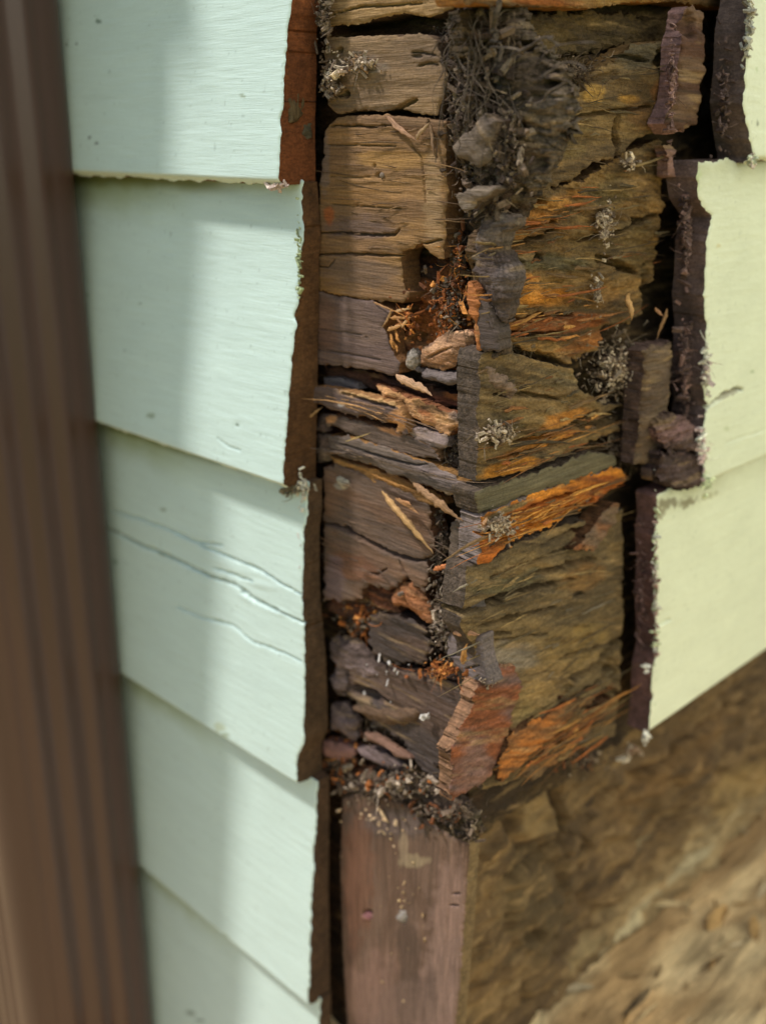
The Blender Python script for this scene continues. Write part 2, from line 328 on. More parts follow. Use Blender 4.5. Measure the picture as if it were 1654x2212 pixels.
# ================================================================== CLAPBOARDS
PAINT = (198, 215, 206); PAINT_R_BOUNCE = (217, 220, 194)  # right side: same paint, with yellowish bounce light mixed into its colour
def clap(side, zb, zt, edge_px, nb=.0225, ntop=.0098, t_end=.56, col=PAINT, label='', stains=(), cracks=(), dents=(), end_col=(88, 60, 40), res=.0008, jag=.0009, m=None, edge_tz=None, extra_h=None, back=.001):
    H = zt-zb
    def nf(t, z): return ntop+(nb-ntop)*(zt-z)/H
    if edge_tz is None:
        e = []
        for x, y in edge_px:
            n = .02
            for _ in range(6):
                t, z = wall_pt(side, x, y, n); n = float(nf(t, min(max(z, zb), zt)))
            e.append((t, min(max(z, zb), zt)))
    else: e = edge_tz
    e = [(e[0][0], zt)]+e[1:-1]+[(e[-1][0], zb)]
    tz = e+[(t_end, zb), (t_end, zt)]
    def ec(C, t, z, X, Y):
        # algae under the butt of the board above, dirt specks, pale paint lip
        r = fbm(t*45, z*60, 4, 77)
        if side == 'L':
            a = sstep(.028, .0, (zt-z)+.007*r)*sstep(.15, .24, t+.02*r)*.75
            C = C*(1-a[:, None])+lin((142, 150, 82))*a[:, None]
            a = sstep(.009, .003, (zt-z)+.002*r)*sstep(.125, .18, t+.015*r)*.8; C = C*(1-a[:, None])+lin((112, 116, 52))*a[:, None]
        else:
            a = sstep(.020, .0, (zt-z)+.008*r)*.45*sstep(-.4, .5, r+.2)
            C = C*(1-a[:, None])+lin((150, 146, 96))*a[:, None]
        sp = fbm(t*420, z*420, 2, 91); k = (sstep(.66, .82, sp)*.3)[:, None]; C = C*(1-k)+lin((92, 104, 84))*k
        for pts, wd, dp in cracks:
            if wd >= 3.5:
                dd, _q = line_d(X, Y+2.6*fbm(X/22, Y/22, 3, 3), pts); kk = (sstep(wd*.9, wd*.3, dd)*.8)[:, None]; C = C*(1-kk)+lin((84, 66, 48) if side == 'R' else (136, 144, 120))*kk
        lip = (sstep(.0035, .0015, z-zb)*.6)[:, None]; C = C*(1-lip)+lin((206, 204, 176))*lip
        for cx, cy, rx, ry, an, cc, st in stains:
            a_ = R_(an); dx, dy = X-cx, Y-cy; uu = (dx*math.cos(a_)+dy*math.sin(a_))/rx; vv = (-dx*math.sin(a_)+dy*math.cos(a_))/ry
            mk = (sstep(1.1, .5, np.hypot(uu, vv)+.7*fbm(X/7, Y/7, 3, int(cx)))*st)[:, None]; C = C*(1-mk)+lin(cc)*mk
        return C
    def eh(t, z, X, Y):
        h = .0006*fbm(t*12, z*16, 3, 55)+.00012*fbm(t*60, z*700, 3, 56)
        h = h-.0035*sstep(.0032, 0, z-zb)**2
        for cx, cy, rx, ry, an, dp in dents:
            a_ = R_(an); dx, dy = X-cx, Y-cy; uu = (dx*math.cos(a_)+dy*math.sin(a_))/rx; vv = (-dx*math.sin(a_)+dy*math.cos(a_))/ry
            h = h+.45*dp*sstep(1.2, 0, np.hypot(uu, vv))
        if extra_h is not None: h = h+extra_h(t, z, X, Y)
        return h
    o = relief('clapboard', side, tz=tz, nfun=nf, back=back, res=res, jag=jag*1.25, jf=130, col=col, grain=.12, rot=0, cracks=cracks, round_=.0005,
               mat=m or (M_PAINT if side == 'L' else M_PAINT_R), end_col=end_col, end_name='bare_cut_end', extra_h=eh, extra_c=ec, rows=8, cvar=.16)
    # clap paint variation is gentle: handled in the shader
    return tag(o, label, 'clapboard', group='green clapboards on the house')
ZL = [-.021, -.1585, -.3245, -.472, -.625, -.78]
LE = [
 [(634, -80), (626, 20), (619, 60), (612, 180), (605, 262), (603, 330), (600, 396)],
 [(651, 408), (653, 520), (646, 560), (641, 640), (632, 740), (625, 850), (615, 960), (608, 1054)],
 [(665, 1066), (663, 1110), (655, 1160), (651, 1300), (656, 1400), (658, 1450), (656, 1600), (641, 1635), (640, 1705)],
 [(684, 1728), (679, 1800), (671, 1950), (667, 2100), (664, 2190)],
 [(690, 2190), (684, 2260), (676, 2400)]]
def crk(pts, w=3.0, d=.0012): return (pts, w, d)
clap('L', ZL[0], .135, LE[0], end_col=(112, 64, 34), label='topmost pale green clapboard left of the rotten corner, with orange bare wood',
     stains=[(212, 45, 7, 4, 20, (90, 110, 90), .8), (166, 94, 4, 4, 0, (70, 80, 70), .8), (144, 95, 4, 3, 0, (80, 90, 80), .6), (194, 296, 4, 4, 0, (60, 62, 58), .8), (208, 309, 4, 3, 0, (60, 62, 58), .8), (525, 207, 9, 5, 10, (140, 150, 120), .7), (150, 315, 4, 3, 0, (90, 96, 84), .6)])
clap('L', ZL[1], ZL[0]+.001, LE[1], end_col=(88, 60, 36), label='second green clapboard from the top on the left, with a mossy upper edge',
     stains=[(325, 898, 10, 7, 0, (120, 135, 100), .6), (513, 918, 6, 3, 30, (80, 96, 72), .9), (190, 636, 6, 4, 40, (150, 170, 150), .6), (303, 655, 5, 4, 40, (90, 120, 96), .7)],
     cracks=[crk([(468, 945), (495, 965), (520, 972)], 2.2, .0006)], dents=[(513, 918, 12, 10, 0, -.0006)])
clap('L', ZL[2], ZL[1]+.001, LE[2], nb=.0195, end_col=(84, 64, 46), label='third clapboard on the left, split by two long grain cracks across its upper half',
     stains=[(352, 1101, 9, 4, 10, (130, 140, 116), .6), (250, 1214, 8, 6, 20, (120, 150, 130), .6), (474, 1572, 14, 11, 10, (176, 184, 150), .7), (486, 1588, 10, 8, 10, (140, 150, 110), .6), (470, 1341, 14, 4, 8, (150, 160, 130), .6)],
     cracks=[crk([(205, 1128), (250, 1150), (310, 1180), (385, 1212), (450, 1245), (505, 1262), (560, 1300), (655, 1345)], 3.6, .0013),
             crk([(240, 1101), (300, 1120), (350, 1138), (420, 1172), (480, 1178)], 2.6, .0012), crk([(430, 1178), (490, 1202), (560, 1230), (600, 1258), (650, 1284)], 2.8, .0012),
             crk([(460, 1228), (500, 1240), (545, 1256)], 2.6, .001), crk([(520, 1280), (560, 1304), (600, 1322)], 3, .0014),
             crk([(380, 1310), (440, 1335), (500, 1350), (545, 1388), (590, 1402), (650, 1428)], 2.4, .0009)],
     dents=[(510, 1232, 40, 10, 15, .0010), (560, 1262, 46, 9, 18, .0009), (540, 1296, 38, 9, 20, .0011), (600, 1320, 40, 10, 20, .0010), (480, 1215, 50, 8, 15, .0007)])
clap('L', ZL[3], ZL[2]+.001, LE[3], nb=.0185, end_col=(80, 60, 44), label='fourth clapboard from the top on the left, smooth and pale with a shaded left half',
     stains=[(483, 2025, 12, 9, 20, (140, 156, 120), .7)])
clap('L', ZL[4], ZL[3]+.001, LE[4], nb=.0185, end_col=(80, 60, 44), label='lowest green clapboard in view, cut by the bottom of the photo beside the downspout',
     stains=[(410, 2190, 14, 5, 10, (110, 125, 110), .7), (430, 2205, 12, 4, 10, (100, 116, 104), .7)])
RE_ = [
 [(1622, -80), (1621, 0), (1612, 60), (1612, 150), (1608, 220), (1620, 300), (1629, 340), (1624, 362)],
 [(1508, 352), (1505, 380), (1512, 430), (1538, 470), (1527, 520), (1525, 600), (1520, 640), (1527, 700), (1522, 780), (1518, 830), (1526, 880), (1518, 940), (1522, 1000), (1519, 1048)],
 [(1418, 1050), (1420, 1120), (1415, 1160), (1419, 1220), (1414, 1300), (1418, 1350), (1420, 1400), (1410, 1450), (1408, 1520), (1403, 1570), (1396, 1612)]]
ZR = [-.0125, -.168, -.3055]
clap('R', ZR[0], .16, RE_[0], nb=.0245, ntop=.014, col=PAINT_R_BOUNCE, end_col=(100, 84, 78), label='topmost pale green clapboard on the right, with a thick brown end',
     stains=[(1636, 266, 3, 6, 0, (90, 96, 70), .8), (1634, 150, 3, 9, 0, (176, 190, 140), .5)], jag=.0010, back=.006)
clap('R', ZR[1], ZR[0]+.001, RE_[1], nb=.0205, ntop=.0165, col=PAINT_R_BOUNCE, end_col=(98, 80, 76), label='middle green clapboard on the right, a short dark crack at its broken end',
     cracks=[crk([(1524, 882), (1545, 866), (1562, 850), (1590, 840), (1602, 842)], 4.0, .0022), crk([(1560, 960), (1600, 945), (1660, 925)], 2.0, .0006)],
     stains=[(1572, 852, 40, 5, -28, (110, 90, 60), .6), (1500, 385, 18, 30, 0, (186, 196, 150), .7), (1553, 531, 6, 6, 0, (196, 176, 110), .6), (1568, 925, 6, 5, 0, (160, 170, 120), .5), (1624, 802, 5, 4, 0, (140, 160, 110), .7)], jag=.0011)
clap('R', ZR[2], ZR[1]+.001, RE_[2], nb=.0145, ntop=.0125, col=PAINT_R_BOUNCE, end_col=(104, 76, 72), label='lowest green clapboard on the right, dirty under the joint above, chipped white end',
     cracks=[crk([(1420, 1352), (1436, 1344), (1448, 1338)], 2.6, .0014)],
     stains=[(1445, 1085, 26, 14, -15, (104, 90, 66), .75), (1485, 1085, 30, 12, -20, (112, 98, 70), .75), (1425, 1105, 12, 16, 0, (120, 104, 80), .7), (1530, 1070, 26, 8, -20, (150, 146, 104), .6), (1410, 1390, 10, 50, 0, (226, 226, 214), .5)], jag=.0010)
clap('L', ZL[5], ZL[4]+.001, [(690, 2390), (680, 2900)], nb=.0185, end_col=(80, 60, 44), label='green clapboard lowest of all, just under the frame on the left', res=.002)
# unseen neighbours that only close the wall above and below
for k in range(4):
    a, b = .134+k*.155, .134+(k+1)*.155
    for sd_, cc in (('L', PAINT), ('R', PAINT_R_BOUNCE)):
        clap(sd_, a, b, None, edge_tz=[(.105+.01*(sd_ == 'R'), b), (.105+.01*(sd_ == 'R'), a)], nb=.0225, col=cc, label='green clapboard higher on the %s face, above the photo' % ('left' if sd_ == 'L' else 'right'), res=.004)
# ================================================================== DOWNSPOUT
def downspout():
    # rectangular corrugated pipe standing off the left wall: cross-section in (t, n)
    tc, nc, ht, hn = .311, .064, .046, .046
    pts = []
    def side_pts(ax, ay, bx, by, nrm, ridges, m=48):
        for i in range(m):
            f = i/m; d = .0011*(1-math.cos(f*2*math.pi*ridges))*min(1, 8*f, 8*(1-f))
            pts.append((ax+(bx-ax)*f+nrm[0]*d, ay+(by-ay)*f+nrm[1]*d))
    def corner(cx, cy, a0, r=.010):
        for i in range(8):
            a = a0+i/8*math.pi/2; pts.append((cx+r*math.cos(a), cy+r*math.sin(a)))
    r = .017
    side_pts(tc-ht, nc+hn-r, tc-ht, nc-hn+r, (-1, 0), 3); corner(tc-ht+r, nc-hn+r, math.pi, r)
    side_pts(tc-ht+r, nc-hn, tc+ht-r, nc-hn, (0, -1), 4); corner(tc+ht-r, nc-hn+r, 1.5*math.pi, r)
    side_pts(tc+ht, nc-hn+r, tc+ht, nc+hn-r, (1, 0), 4); corner(tc+ht-r, nc+hn-r, 0, r)
    side_pts(tc+ht-r, nc+hn, tc-ht+r, nc+hn, (0, 1), 4); corner(tc-ht+r, nc+hn-r, .5*math.pi, r)
    P = np.array(pts); zs = np.arange(-.925, 1.2, .02); V = []; C = []; G = []; n = len(P)
    for z in zs:
        w_ = world('L', P[:, 0], np.full(n, z), P[:, 1]); V.append(w_); G.append(w_)
        c = lin((71, 49, 42))*(1+.12*fbm(P[:, 0]*60+P[:, 1]*90, z*4+P[:, 1]*10, 3, 3))[:, None]
        C.append(c)
    m = len(zs); Q = [(i*n+k, i*n+(k+1) % n, (i+1)*n+(k+1) % n, (i+1)*n+k) for i in range(m-1) for k in range(n)]
    o = mesh_obj('corrugated_pipe', np.concatenate(V), Q, np.concatenate(C), np.concatenate(G), M_METAL)
    root = bpy.data.objects.new('downspout', None); sc.collection.objects.link(root); o.name = 'corrugated_pipe'; o.parent = root
    tag(root, 'brown corrugated metal downspout standing in front of the green wall at the left', 'downspout')
    st = sweep_box('wall_strap', 'L', .262, .40, .235, .262, .0, .113, (98, 76, 62), M_METAL); st.parent = root
downspout()
# ================================================================== ROTTEN CORNER: inner framing
def c1(*p): return [(562.4+.34*x, .34*y) for x, y in p]
def c2(*p): return [(1058.6+.36*x, .36*y) for x, y in p]
def c3(*p): return [(562.4+.34*x, 496.2+.34*y) for x, y in p]
def c4(*p): return [(1058.6+.36*x, 529.3+.36*y) for x, y in p]
def c5(*p): return [(562.4+.34*x, 1025.5+.34*y) for x, y in p]
def c6(*p): return [(926.2+.36*x, 1058.6+.36*y) for x, y in p]
def cD(*p): return [(595.4+.32*x, 1587.8+.32*y) for x, y in p]
def cE(*p): return [(992.4+.4*x, 1587.8+.4*y) for x, y in p]
GRP = {'lath': 'broken laths in the gap left of the corner', 'board piece': 'broken board pieces', 'wood chunk': 'torn chunks of wood', 'crumb': 'crumbs on the bottom board'}
def piece(name, side, px, label, cat, **k):
    k.setdefault('jag', .0012); k.setdefault('rot', .3); k.setdefault('end_name', 'broken_edge'); return tag(relief(name, side, px=px, **k), label, cat, GRP.get(cat))
inner = relief('corner_framing', 'L', tz=[(.0175, .16), (.125, .16), (.125, -.66), (.031, -.66), (.031, -.345), (.0175, -.335)], n0=-.017, back=-.03, res=.0011, rot=1.1, col=(62, 46, 32), col2=(84, 58, 36), mat=M_ROT,
   patches=[(955, 640, 60, 90, 0, (150, 84, 40), .8), (850, 1290, 80, 60, 0, (120, 72, 44), .7), (740, 900, 60, 60, 0, (118, 66, 40), .7), (800, 1650, 60, 60, 0, (100, 56, 32), .6)], end_name='board_edge')
tag(inner, 'dark decayed framing seen in the gaps between the boards left of the corner', 'framing')
inR = relief('corner_framing', 'R', tz=[(.0175, .16), (.23, .16), (.23, -.335), (.0175, -.335)], n0=-.017, back=-.03, res=.0011, rot=1.1, col=(58, 44, 30), col2=(78, 60, 36), mat=M_ROT, end_name='board_edge')
tag(inR, 'dark decayed framing seen in the gaps between the boards right of the corner', 'framing')
# ================================================================== SHEATHING, LEFT FACE
GREY = (108, 88, 76)
bA = relief('sheathing_board', 'L', px=[(702, -90), (990, -90), (978, 20), (925, 36), (870, 28), (815, 42), (760, 50), (706, 56)], n0=-.001, back=-.014, col=(122, 92, 56), col2=(150, 118, 76),
   cracks=[crk([(720, 30), (780, 14), (860, 10), (930, 4)], 2.5, .0018)], rot=.12, end_col=(70, 50, 34))
tag(bA, 'light brown board across the top left, above the dark horizontal gap', 'board')
bB = relief('sheathing_board', 'L', px=c1((412, 240), (600, 228), (750, 222), (1000, 212), (1075, 220), (1112, 262), (1130, 330), (1150, 420), (1176, 480), (1165, 600), (1130, 660), (1112, 720), (960, 716), (860, 690), (780, 704), (600, 706), (478, 722), (432, 660), (452, 520), (405, 440), (400, 330)),
   col=(116, 92, 66), col2=(134, 106, 74), rot=.16, back=-.012, end_col=(92, 70, 50),
   patches=[(780, 140, 60, 22, 0, (128, 112, 96), .8), (915, 120, 30, 12, 0, (104, 84, 66), .8)],
   cracks=[crk(c1((960, 330), (1050, 330), (1110, 350)), 3, .0015), crk(c1((1000, 420), (1060, 400), (1120, 405)), 3, .0015), crk(c1((480, 610), (560, 600)), 2.6, .0018), crk(c1((860, 690), (940, 655), (990, 635)), 6, .0030)],
   holes=[(747, 202, 8, 9, 0, .006), (735, 108, 9, 7, -40, .003), (900, 120, 12, 5, 0, .0016)])
tag(bB, 'short brown board below the dark top gap, with knot hole and grey mould', 'board')
bC = relief('sheathing_board', 'L', px=c1((470, 745), (600, 726), (780, 728), (900, 740), (1040, 745), (1100, 756), (1172, 765), (1168, 900), (1170, 1050), (1184, 1200), (1164, 1400), (1160, 1560), (1156, 1640), (1112, 1636), (1060, 1588), (1020, 1545), (960, 1572), (900, 1590), (884, 1656), (890, 1740), (905, 1850))+
   c3((945, 395), (930, 440), (890, 470), (720, 446), (600, 430), (440, 402), (352, 374))+[(684, 500), (688, 400), (696, 330), (698, 280)],
   col=(118, 88, 58), col2=(140, 104, 62), rot=.10, back=-.012, end_col=(110, 78, 48),
   patches=[(860, 345, 90, 24, 2, (150, 112, 62), .8), (800, 425, 80, 26, 2, (140, 102, 58), .7), (780, 490, 90, 26, 2, (96, 76, 66), .75), (770, 590, 90, 36, 4, (104, 82, 64), .8), (935, 420, 22, 110, 0, (152, 122, 86), .75), (710, 465, 12, 22, 0, (150, 80, 36), .8), (700, 350, 14, 80, 0, (108, 92, 82), .7)],
   cracks=[crk(c1((440, 800), (560, 796), (700, 806), (830, 796)), 2.6, .002), crk(c1((430, 920), (620, 922), (760, 926), (860, 930)), 1.8, .001), crk(c1((375, 1483), (520, 1480), (700, 1490), (850, 1493), (880, 1460)), 3.0, .0025),
      crk(c1((360, 1622), (470, 1612), (620, 1612), (760, 1622), (890, 1624)), 3.0, .0025), crk(c1((1060, 760), (1100, 880), (1118, 1010)), 3.4, .002), crk(c1((960, 930), (1020, 1000), (1040, 1160), (1050, 1300)), 2.0, .0008), crk(c1((1030, 1545), (1150, 1520)), 2.6, .002),
      crk(c3((360, 232), (430, 236), (460, 200), (470, 185)), 2, .0012), crk(c1((440, 1120), (600, 1126), (720, 1130)), 1.6, .0008), crk(c1((440, 1300), (640, 1310), (900, 1330)), 1.6, .0008)],
   holes=[(819, 378, 9, 8, 0, .0015), (808, 357, 4, 6, 0, .001)])
tag(bC, 'wide brown grained board with a nail in it and a rotted notch at one corner', 'board')
bD = relief('sheathing_board', 'L', px=c3((354, 388), (440, 412), (600, 440), (715, 458), (800, 500), (832, 520), (800, 580), (772, 620), (802, 700), (822, 760), (842, 800), (880, 850), (880, 915), (820, 920), (640, 885), (500, 866), (400, 862), (345, 858)),
   col=(98, 78, 70), col2=(110, 88, 76), rot=.05, grain=.8, back=-.012, end_col=(128, 88, 52), cracks=[crk(c3((360, 625), (560, 660), (700, 680)), 1.6, .0006), crk(c3((360, 760), (560, 790), (760, 830)), 1.6, .0007)],
   patches=[(700, 700, 30, 60, 0, (110, 76, 56), .5)])
tag(bD, 'smooth grey-brown board piece just above the broken laths', 'board')
TAN = (178, 132, 88)
for p0, p1, wd, cc in [((778, 0), (0, 0), 0, 0)][:0]: pass
for a, b, w_, cc in [((715, 458), (860, 520), 5, TAN), ((840, 500), (775, 620), 7, (168, 128, 84)), ((850, 520), (950, 500), 7, (186, 146, 100)), ((830, 560), (960, 560), 9, (170, 120, 70)), ((800, 640), (910, 600), 9, (188, 140, 88)),
                     ((830, 700), (870, 780), 12, (176, 120, 62)), ((850, 640), (890, 720), 10, (186, 126, 64)), ((900, 620), (950, 540), 7, (196, 150, 100)), ((820, 660), (850, 760), 9, (180, 124, 64)), ((870, 560), (920, 640), 7, (160, 110, 66))]:
    q = c3(a, b); sliver('splinter', 'L', q[0], q[1], .0005, .001, w_, cc, parent=bD)
for a, b, w_, cc, bd in [((790, 738), (1000, 890), 12, (168, 128, 98), .03), ((995, 885), (1072, 775), 10, (162, 130, 92), -.05), ((1070, 780), (1110, 990), 8, (130, 100, 72), .0), ((930, 830), (1010, 800), 5, (120, 90, 60), .1)]:
    q = c1(a, b); sliver('splinter', 'L', q[0], q[1], .002, .002, w_, cc, parent=bC, bend=bd)
# nail
def nail(px, side, n, r, label):
    t, z = wall_pt(side, *px, n); V = []; C = []; G = []
    for nn, rr in ((n-.002, r), (n+.0005, r), (n+.0009, r*.7), (n+.001, .0001)):
        for k in range(12):
            a = k*math.pi/6; p = world(side, np.array(t+rr*math.cos(a)), np.array(z+rr*math.sin(a)), np.array(nn)); V.append(p); G.append(p); C.append(lin((122, 106, 92)))
    Q = [(i*12+k, i*12+(k+1) % 12, (i+1)*12+(k+1) % 12, (i+1)*12+k) for i in range(3) for k in range(12)]
    tag(mesh_obj('nail', V, Q, np.array(C), np.array(G), M_DUST), label, 'nail')
nail((826, 378), 'L', .0, .0012, 'small grey nail head in the middle of the wide brown board')
nail((863, 1284), 'L', .0005, .0010, 'small nail head in the orange torn chip left of the corner')
# ---- broken hole right of board C: crumbly orange core
core = relief('rotten_core', 'L', px=[(868, 545), (905, 528), (950, 560), (985, 560), (1000, 600), (1040, 640), (1035, 700), (1010, 760), (1000, 800), (950, 812), (880, 800), (862, 720), (885, 650), (862, 600)], n0=-.010, back=-.02, res=.0005, rot=1.2, col=(112, 70, 40), col2=(158, 92, 44), mat=M_ROT, jag=.002,
   patches=[(915, 570, 40, 40, 0, (62, 48, 38), .9), (990, 640, 18, 40, 0, (56, 38, 28), .8), (950, 720, 50, 12, -30, (176, 96, 40), .8)], dome=.004, end_name='board_edge', holes=[(905, 555, 28, 20, 0, .008), (985, 610, 12, 40, 0, .008), (900, 735, 20, 14, -20, .006)])
tag(core, 'orange-brown crumbly rotten wood inside the notch of the wide brown board', 'rotten wood')
pc = relief('wood_chunk', 'L', px=c3((1000, 760), (1100, 690), (1180, 650), (1330, 640), (1340, 690), (1300, 760), (1220, 830), (1180, 890), (1120, 900), (980, 868), (975, 820)), n0=-.001, back=-.010, rot=.35, col=(176, 128, 92), col2=(196, 150, 112), mat=M_ROT, dome=.003, jag=.0015,
   patches=[(920, 740, 25, 14, -20, (104, 80, 66), .7)], end_col=(92, 56, 34), holes=[(945, 762, 30, 4, -25, .0025)])
tag(pc, 'pinkish tan torn chunk of wood at the left of the corner, above the laths', 'wood chunk')
pw = relief('wood_chunk', 'L', px=c3((890, 780), (930, 765), (962, 800), (968, 850), (940, 890), (900, 888), (888, 850)), n0=.001, back=-.006, rot=.3, col=(140, 128, 116), mat=M_DUST, dome=.003, jag=.001)
tag(pw, 'small pale grey lump beside the lower right edge of the smooth grey board', 'wood chunk')
# ---- laths
piece('bark_flake', 'E', c1((205, 380), (245, 372), (292, 384), (290, 560), (282, 735), (240, 778), (190, 772), (180, 600), (192, 450)), 'dark olive flake stuck on the orange bare end of the topmost clapboard', 'flake', n0=-.0985, back=-.101, col=(74, 62, 42), col2=(92, 76, 52), rot=.3, vert=True)
piece('bark_flake', 'E', c1((275, 790), (330, 780), (345, 860), (310, 880), (280, 850)), 'small grey-green flake under the larger dark olive flake', 'flake', n0=-.099, back=-.101, col=(80, 72, 56), rot=.3)
G_SL = 'broken laths between the two grey boards'
piece('broken_lath', 'L', c3((405, 868), (520, 880), (700, 915), (900, 960), (1100, 1010), (1275, 1050), (1272, 1145), (1100, 1120), (900, 1070), (640, 1000), (420, 960)), 'dark reddish lath recessed under the smooth grey board', 'lath', n0=-.008, back=-.014, col=(122, 66, 40), col2=(92, 60, 44), end_col=(60, 40, 28), mat=M_ROT,
   patches=[(990, 855, 30, 14, 10, (176, 104, 54), .8)], cracks=[crk(c3((700, 950), (900, 1020), (1100, 1080)), 5, .004)])
piece('broken_lath', 'L', c3((400, 940), (470, 935), (600, 975), (620, 1020), (480, 1010), (395, 990)), 'short blue-grey lath end at the left under the smooth grey board', 'lath', n0=-.004, back=-.010, col=(98, 90, 88), rot=.1)
piece('broken_lath', 'L', c3((940, 888), (1050, 900), (1180, 915), (1255, 905), (1258, 985), (1150, 995), (1010, 950)), 'curved grey lath end under the pinkish torn chunk', 'lath', n0=.000, back=-.008, col=(112, 98, 92), rot=.1, dome=.003)
s1 = piece('broken_lath', 'L', c3((258, 996), (400, 1003), (540, 1030), (700, 1065), (852, 1098), (900, 1160), (930, 1290), (850, 1296), (858, 1238), (760, 1222), (500, 1155), (288, 1086)), 'uppermost long grey lath with a tan torn upper edge, one end touching the clapboards', 'lath', n0=.0035, back=-.003, col=(104, 84, 74), rot=.14, end_col=(150, 108, 66),
   patches=[(800, 860, 70, 10, 14, (190, 146, 94), .9), (860, 905, 24, 26, 40, (196, 138, 84), .95), (736, 872, 8, 6, 0, (170, 164, 156), .9)], cracks=[crk(c3((520, 1042), (700, 1095), (850, 1130)), 4, .0022)])
piece('wood_chunk', 'L', c3((690, 985), (800, 1015), (900, 1060), (1060, 1120), (1130, 1150), (1240, 1180), (1230, 1270), (1180, 1312), (1000, 1240), (920, 1180), (880, 1100), (760, 1060)), 'bright tan torn chunk lying over the laths nearest the corner', 'wood chunk', n0=.001, back=-.006, col=(176, 128, 82), col2=(214, 158, 108), rot=.5, mat=M_ROT, end_col=(120, 74, 44), dome=.002,
   patches=[(985, 905, 30, 14, 20, (150, 128, 116), .8), (920, 900, 30, 10, 40, (150, 86, 48), .8)])
s2_ = piece('broken_lath', 'L', c3((405, 1185), (480, 1180), (640, 1220), (780, 1258), (930, 1300), (1110, 1398), (1132, 1470), (1000, 1452), (700, 1358), (560, 1290), (420, 1240)), 'second long grey lath, below the tan torn one', 'lath', n0=.001, back=-.008, col=(98, 80, 68), rot=.12, end_col=(110, 80, 52),
   patches=[(712, 905, 16, 8, 10, (180, 128, 80), .9), (830, 925, 40, 8, 25, (186, 128, 80), .9), (960, 940, 40, 14, 20, (150, 132, 124), .7)])
piece('broken_lath', 'L', c3((930, 1250), (1050, 1275), (1180, 1310), (1190, 1380), (1120, 1400), (1000, 1350), (920, 1310)), 'pale mauve-grey lath end close to the corner, above the long grey laths', 'lath', n0=.000, back=-.008, col=(138, 118, 110), rot=.3)
s3 = piece('broken_lath', 'L', c3((420, 1320), (560, 1318), (700, 1360), (900, 1432), (1100, 1502), (1230, 1570), (1310, 1640), (1290, 1700), (1200, 1690), (1050, 1632), (800, 1540), (600, 1470), (425, 1425)), 'third and lowest long grey lath, running down to the corner', 'lath', n0=.0025, back=-.008, col=(104, 88, 76), rot=.2, end_col=(140, 100, 54),
   patches=[(950, 1030, 60, 14, 24, (134, 116, 110), .7)], cracks=[crk(c3((500, 1360), (800, 1450), (1000, 1500), (1060, 1490)), 2.4, .0018)])
piece('broken_lath', 'L', c3((440, 1435), (600, 1490), (800, 1560), (960, 1610), (1120, 1690), (1180, 1760), (1060, 1740), (880, 1660), (640, 1570), (470, 1490)), 'narrow orange-tan lath under the lowest long grey lath', 'lath', n0=-.001, back=-.008, col=(140, 98, 56), col2=(176, 128, 74), rot=.4, mat=M_ROT)
q = c3((870, 925), (1085, 1050)); sliver('wood_splinter', 'L', q[0], q[1], .003, .004, 20, (206, 162, 126)); tag(bpy.data.objects['wood_splinter'], 'pink-tan pointed splinter slanting down above the broken laths', 'splinter')
q = c3((300, 1195), (395, 1125)); tag(sliver('wood_splinter', 'L', q[0], q[1], .006, .002, 7, (170, 130, 84)), 'thin tan splinter sticking up at the left end of the laths', 'splinter')
q = c3((540, 1345), (700, 1290)); tag(sliver('wood_splinter', 'L', q[0], q[1], .005, .006, 2.5, (190, 160, 100)), 'hair-thin pale splinter lying across the grey laths', 'splinter')
piece('wood_chunk', 'L', c3((330, 1190), (400, 1185), (400, 1290), (330, 1290)), 'small mauve block at the left ends of the middle laths', 'wood chunk', n0=-.002, back=-.008, col=(104, 86, 80), dome=.002)
piece('wood_chunk', 'L', c3((330, 1310), (405, 1310), (425, 1380), (420, 1470), (340, 1490)), 'grey-brown block at the left ends of the lowest laths', 'wood chunk', n0=-.002, back=-.008, col=(98, 80, 70), dome=.002)
# ---- board E (below laths)
bE = relief('sheathing_board', 'L', px=c5((396, -52), (470, -78), (650, -10), (760, 30), (880, 90), (1000, 140), (1060, 195), (1066, 300), (1090, 380), (1088, 500), (1048, 550), (1062, 640), (1040, 738), (960, 700), (920, 660), (860, 720), (800, 745), (700, 700), (640, 735), (640, 790), (520, 812), (440, 800), (398, 796)),
   n0=-.001, back=-.012, col=(100, 80, 66), col2=(112, 84, 64), rot=.10, end_col=(96, 62, 40), jag=.0016,
   cracks=[crk(c5((375, 298), (450, 318), (540, 350), (620, 390), (720, 440), (850, 510), (960, 545), (1050, 545)), 5.0, .0045), crk(c5((690, 620), (740, 632), (800, 600)), 3, .002), crk(c5((880, 540), (900, 600), (950, 680)), 2.6, .002)],
   holes=[(750, 1142, 10, 8, 20, .005), (776, 1162, 8, 5, 20, .004)],
   patches=[(770, 1230, 70, 30, 20, (124, 84, 60), .8), (722, 1260, 24, 70, 0, (120, 98, 96), .7), (735, 1050, 14, 8, 0, (150, 142, 128), .8)])
tag(bE, 'grey-brown board below the laths, split by a diagonal crack', 'board')
for a, b, n_, w_, cc, bd in [((765, 105), (1088, 505), .0035, 19, (198, 154, 102), -.04), ((860, 150), (1012, 250), .003, 11, (184, 134, 90), 0), ((960, 60), (1275, 300), .0045, 22, (160, 122, 88), -.05), ((900, 170), (960, 190), .004, 8, (190, 136, 92), 0), ((700, 0), (1000, 110), .002, 9, (150, 104, 52), 0)]:
    q = c5(a, b); sliver('splinter', 'L', q[0], q[1], n_, n_, w_, cc, parent=bE, bend=bd, seg=24)
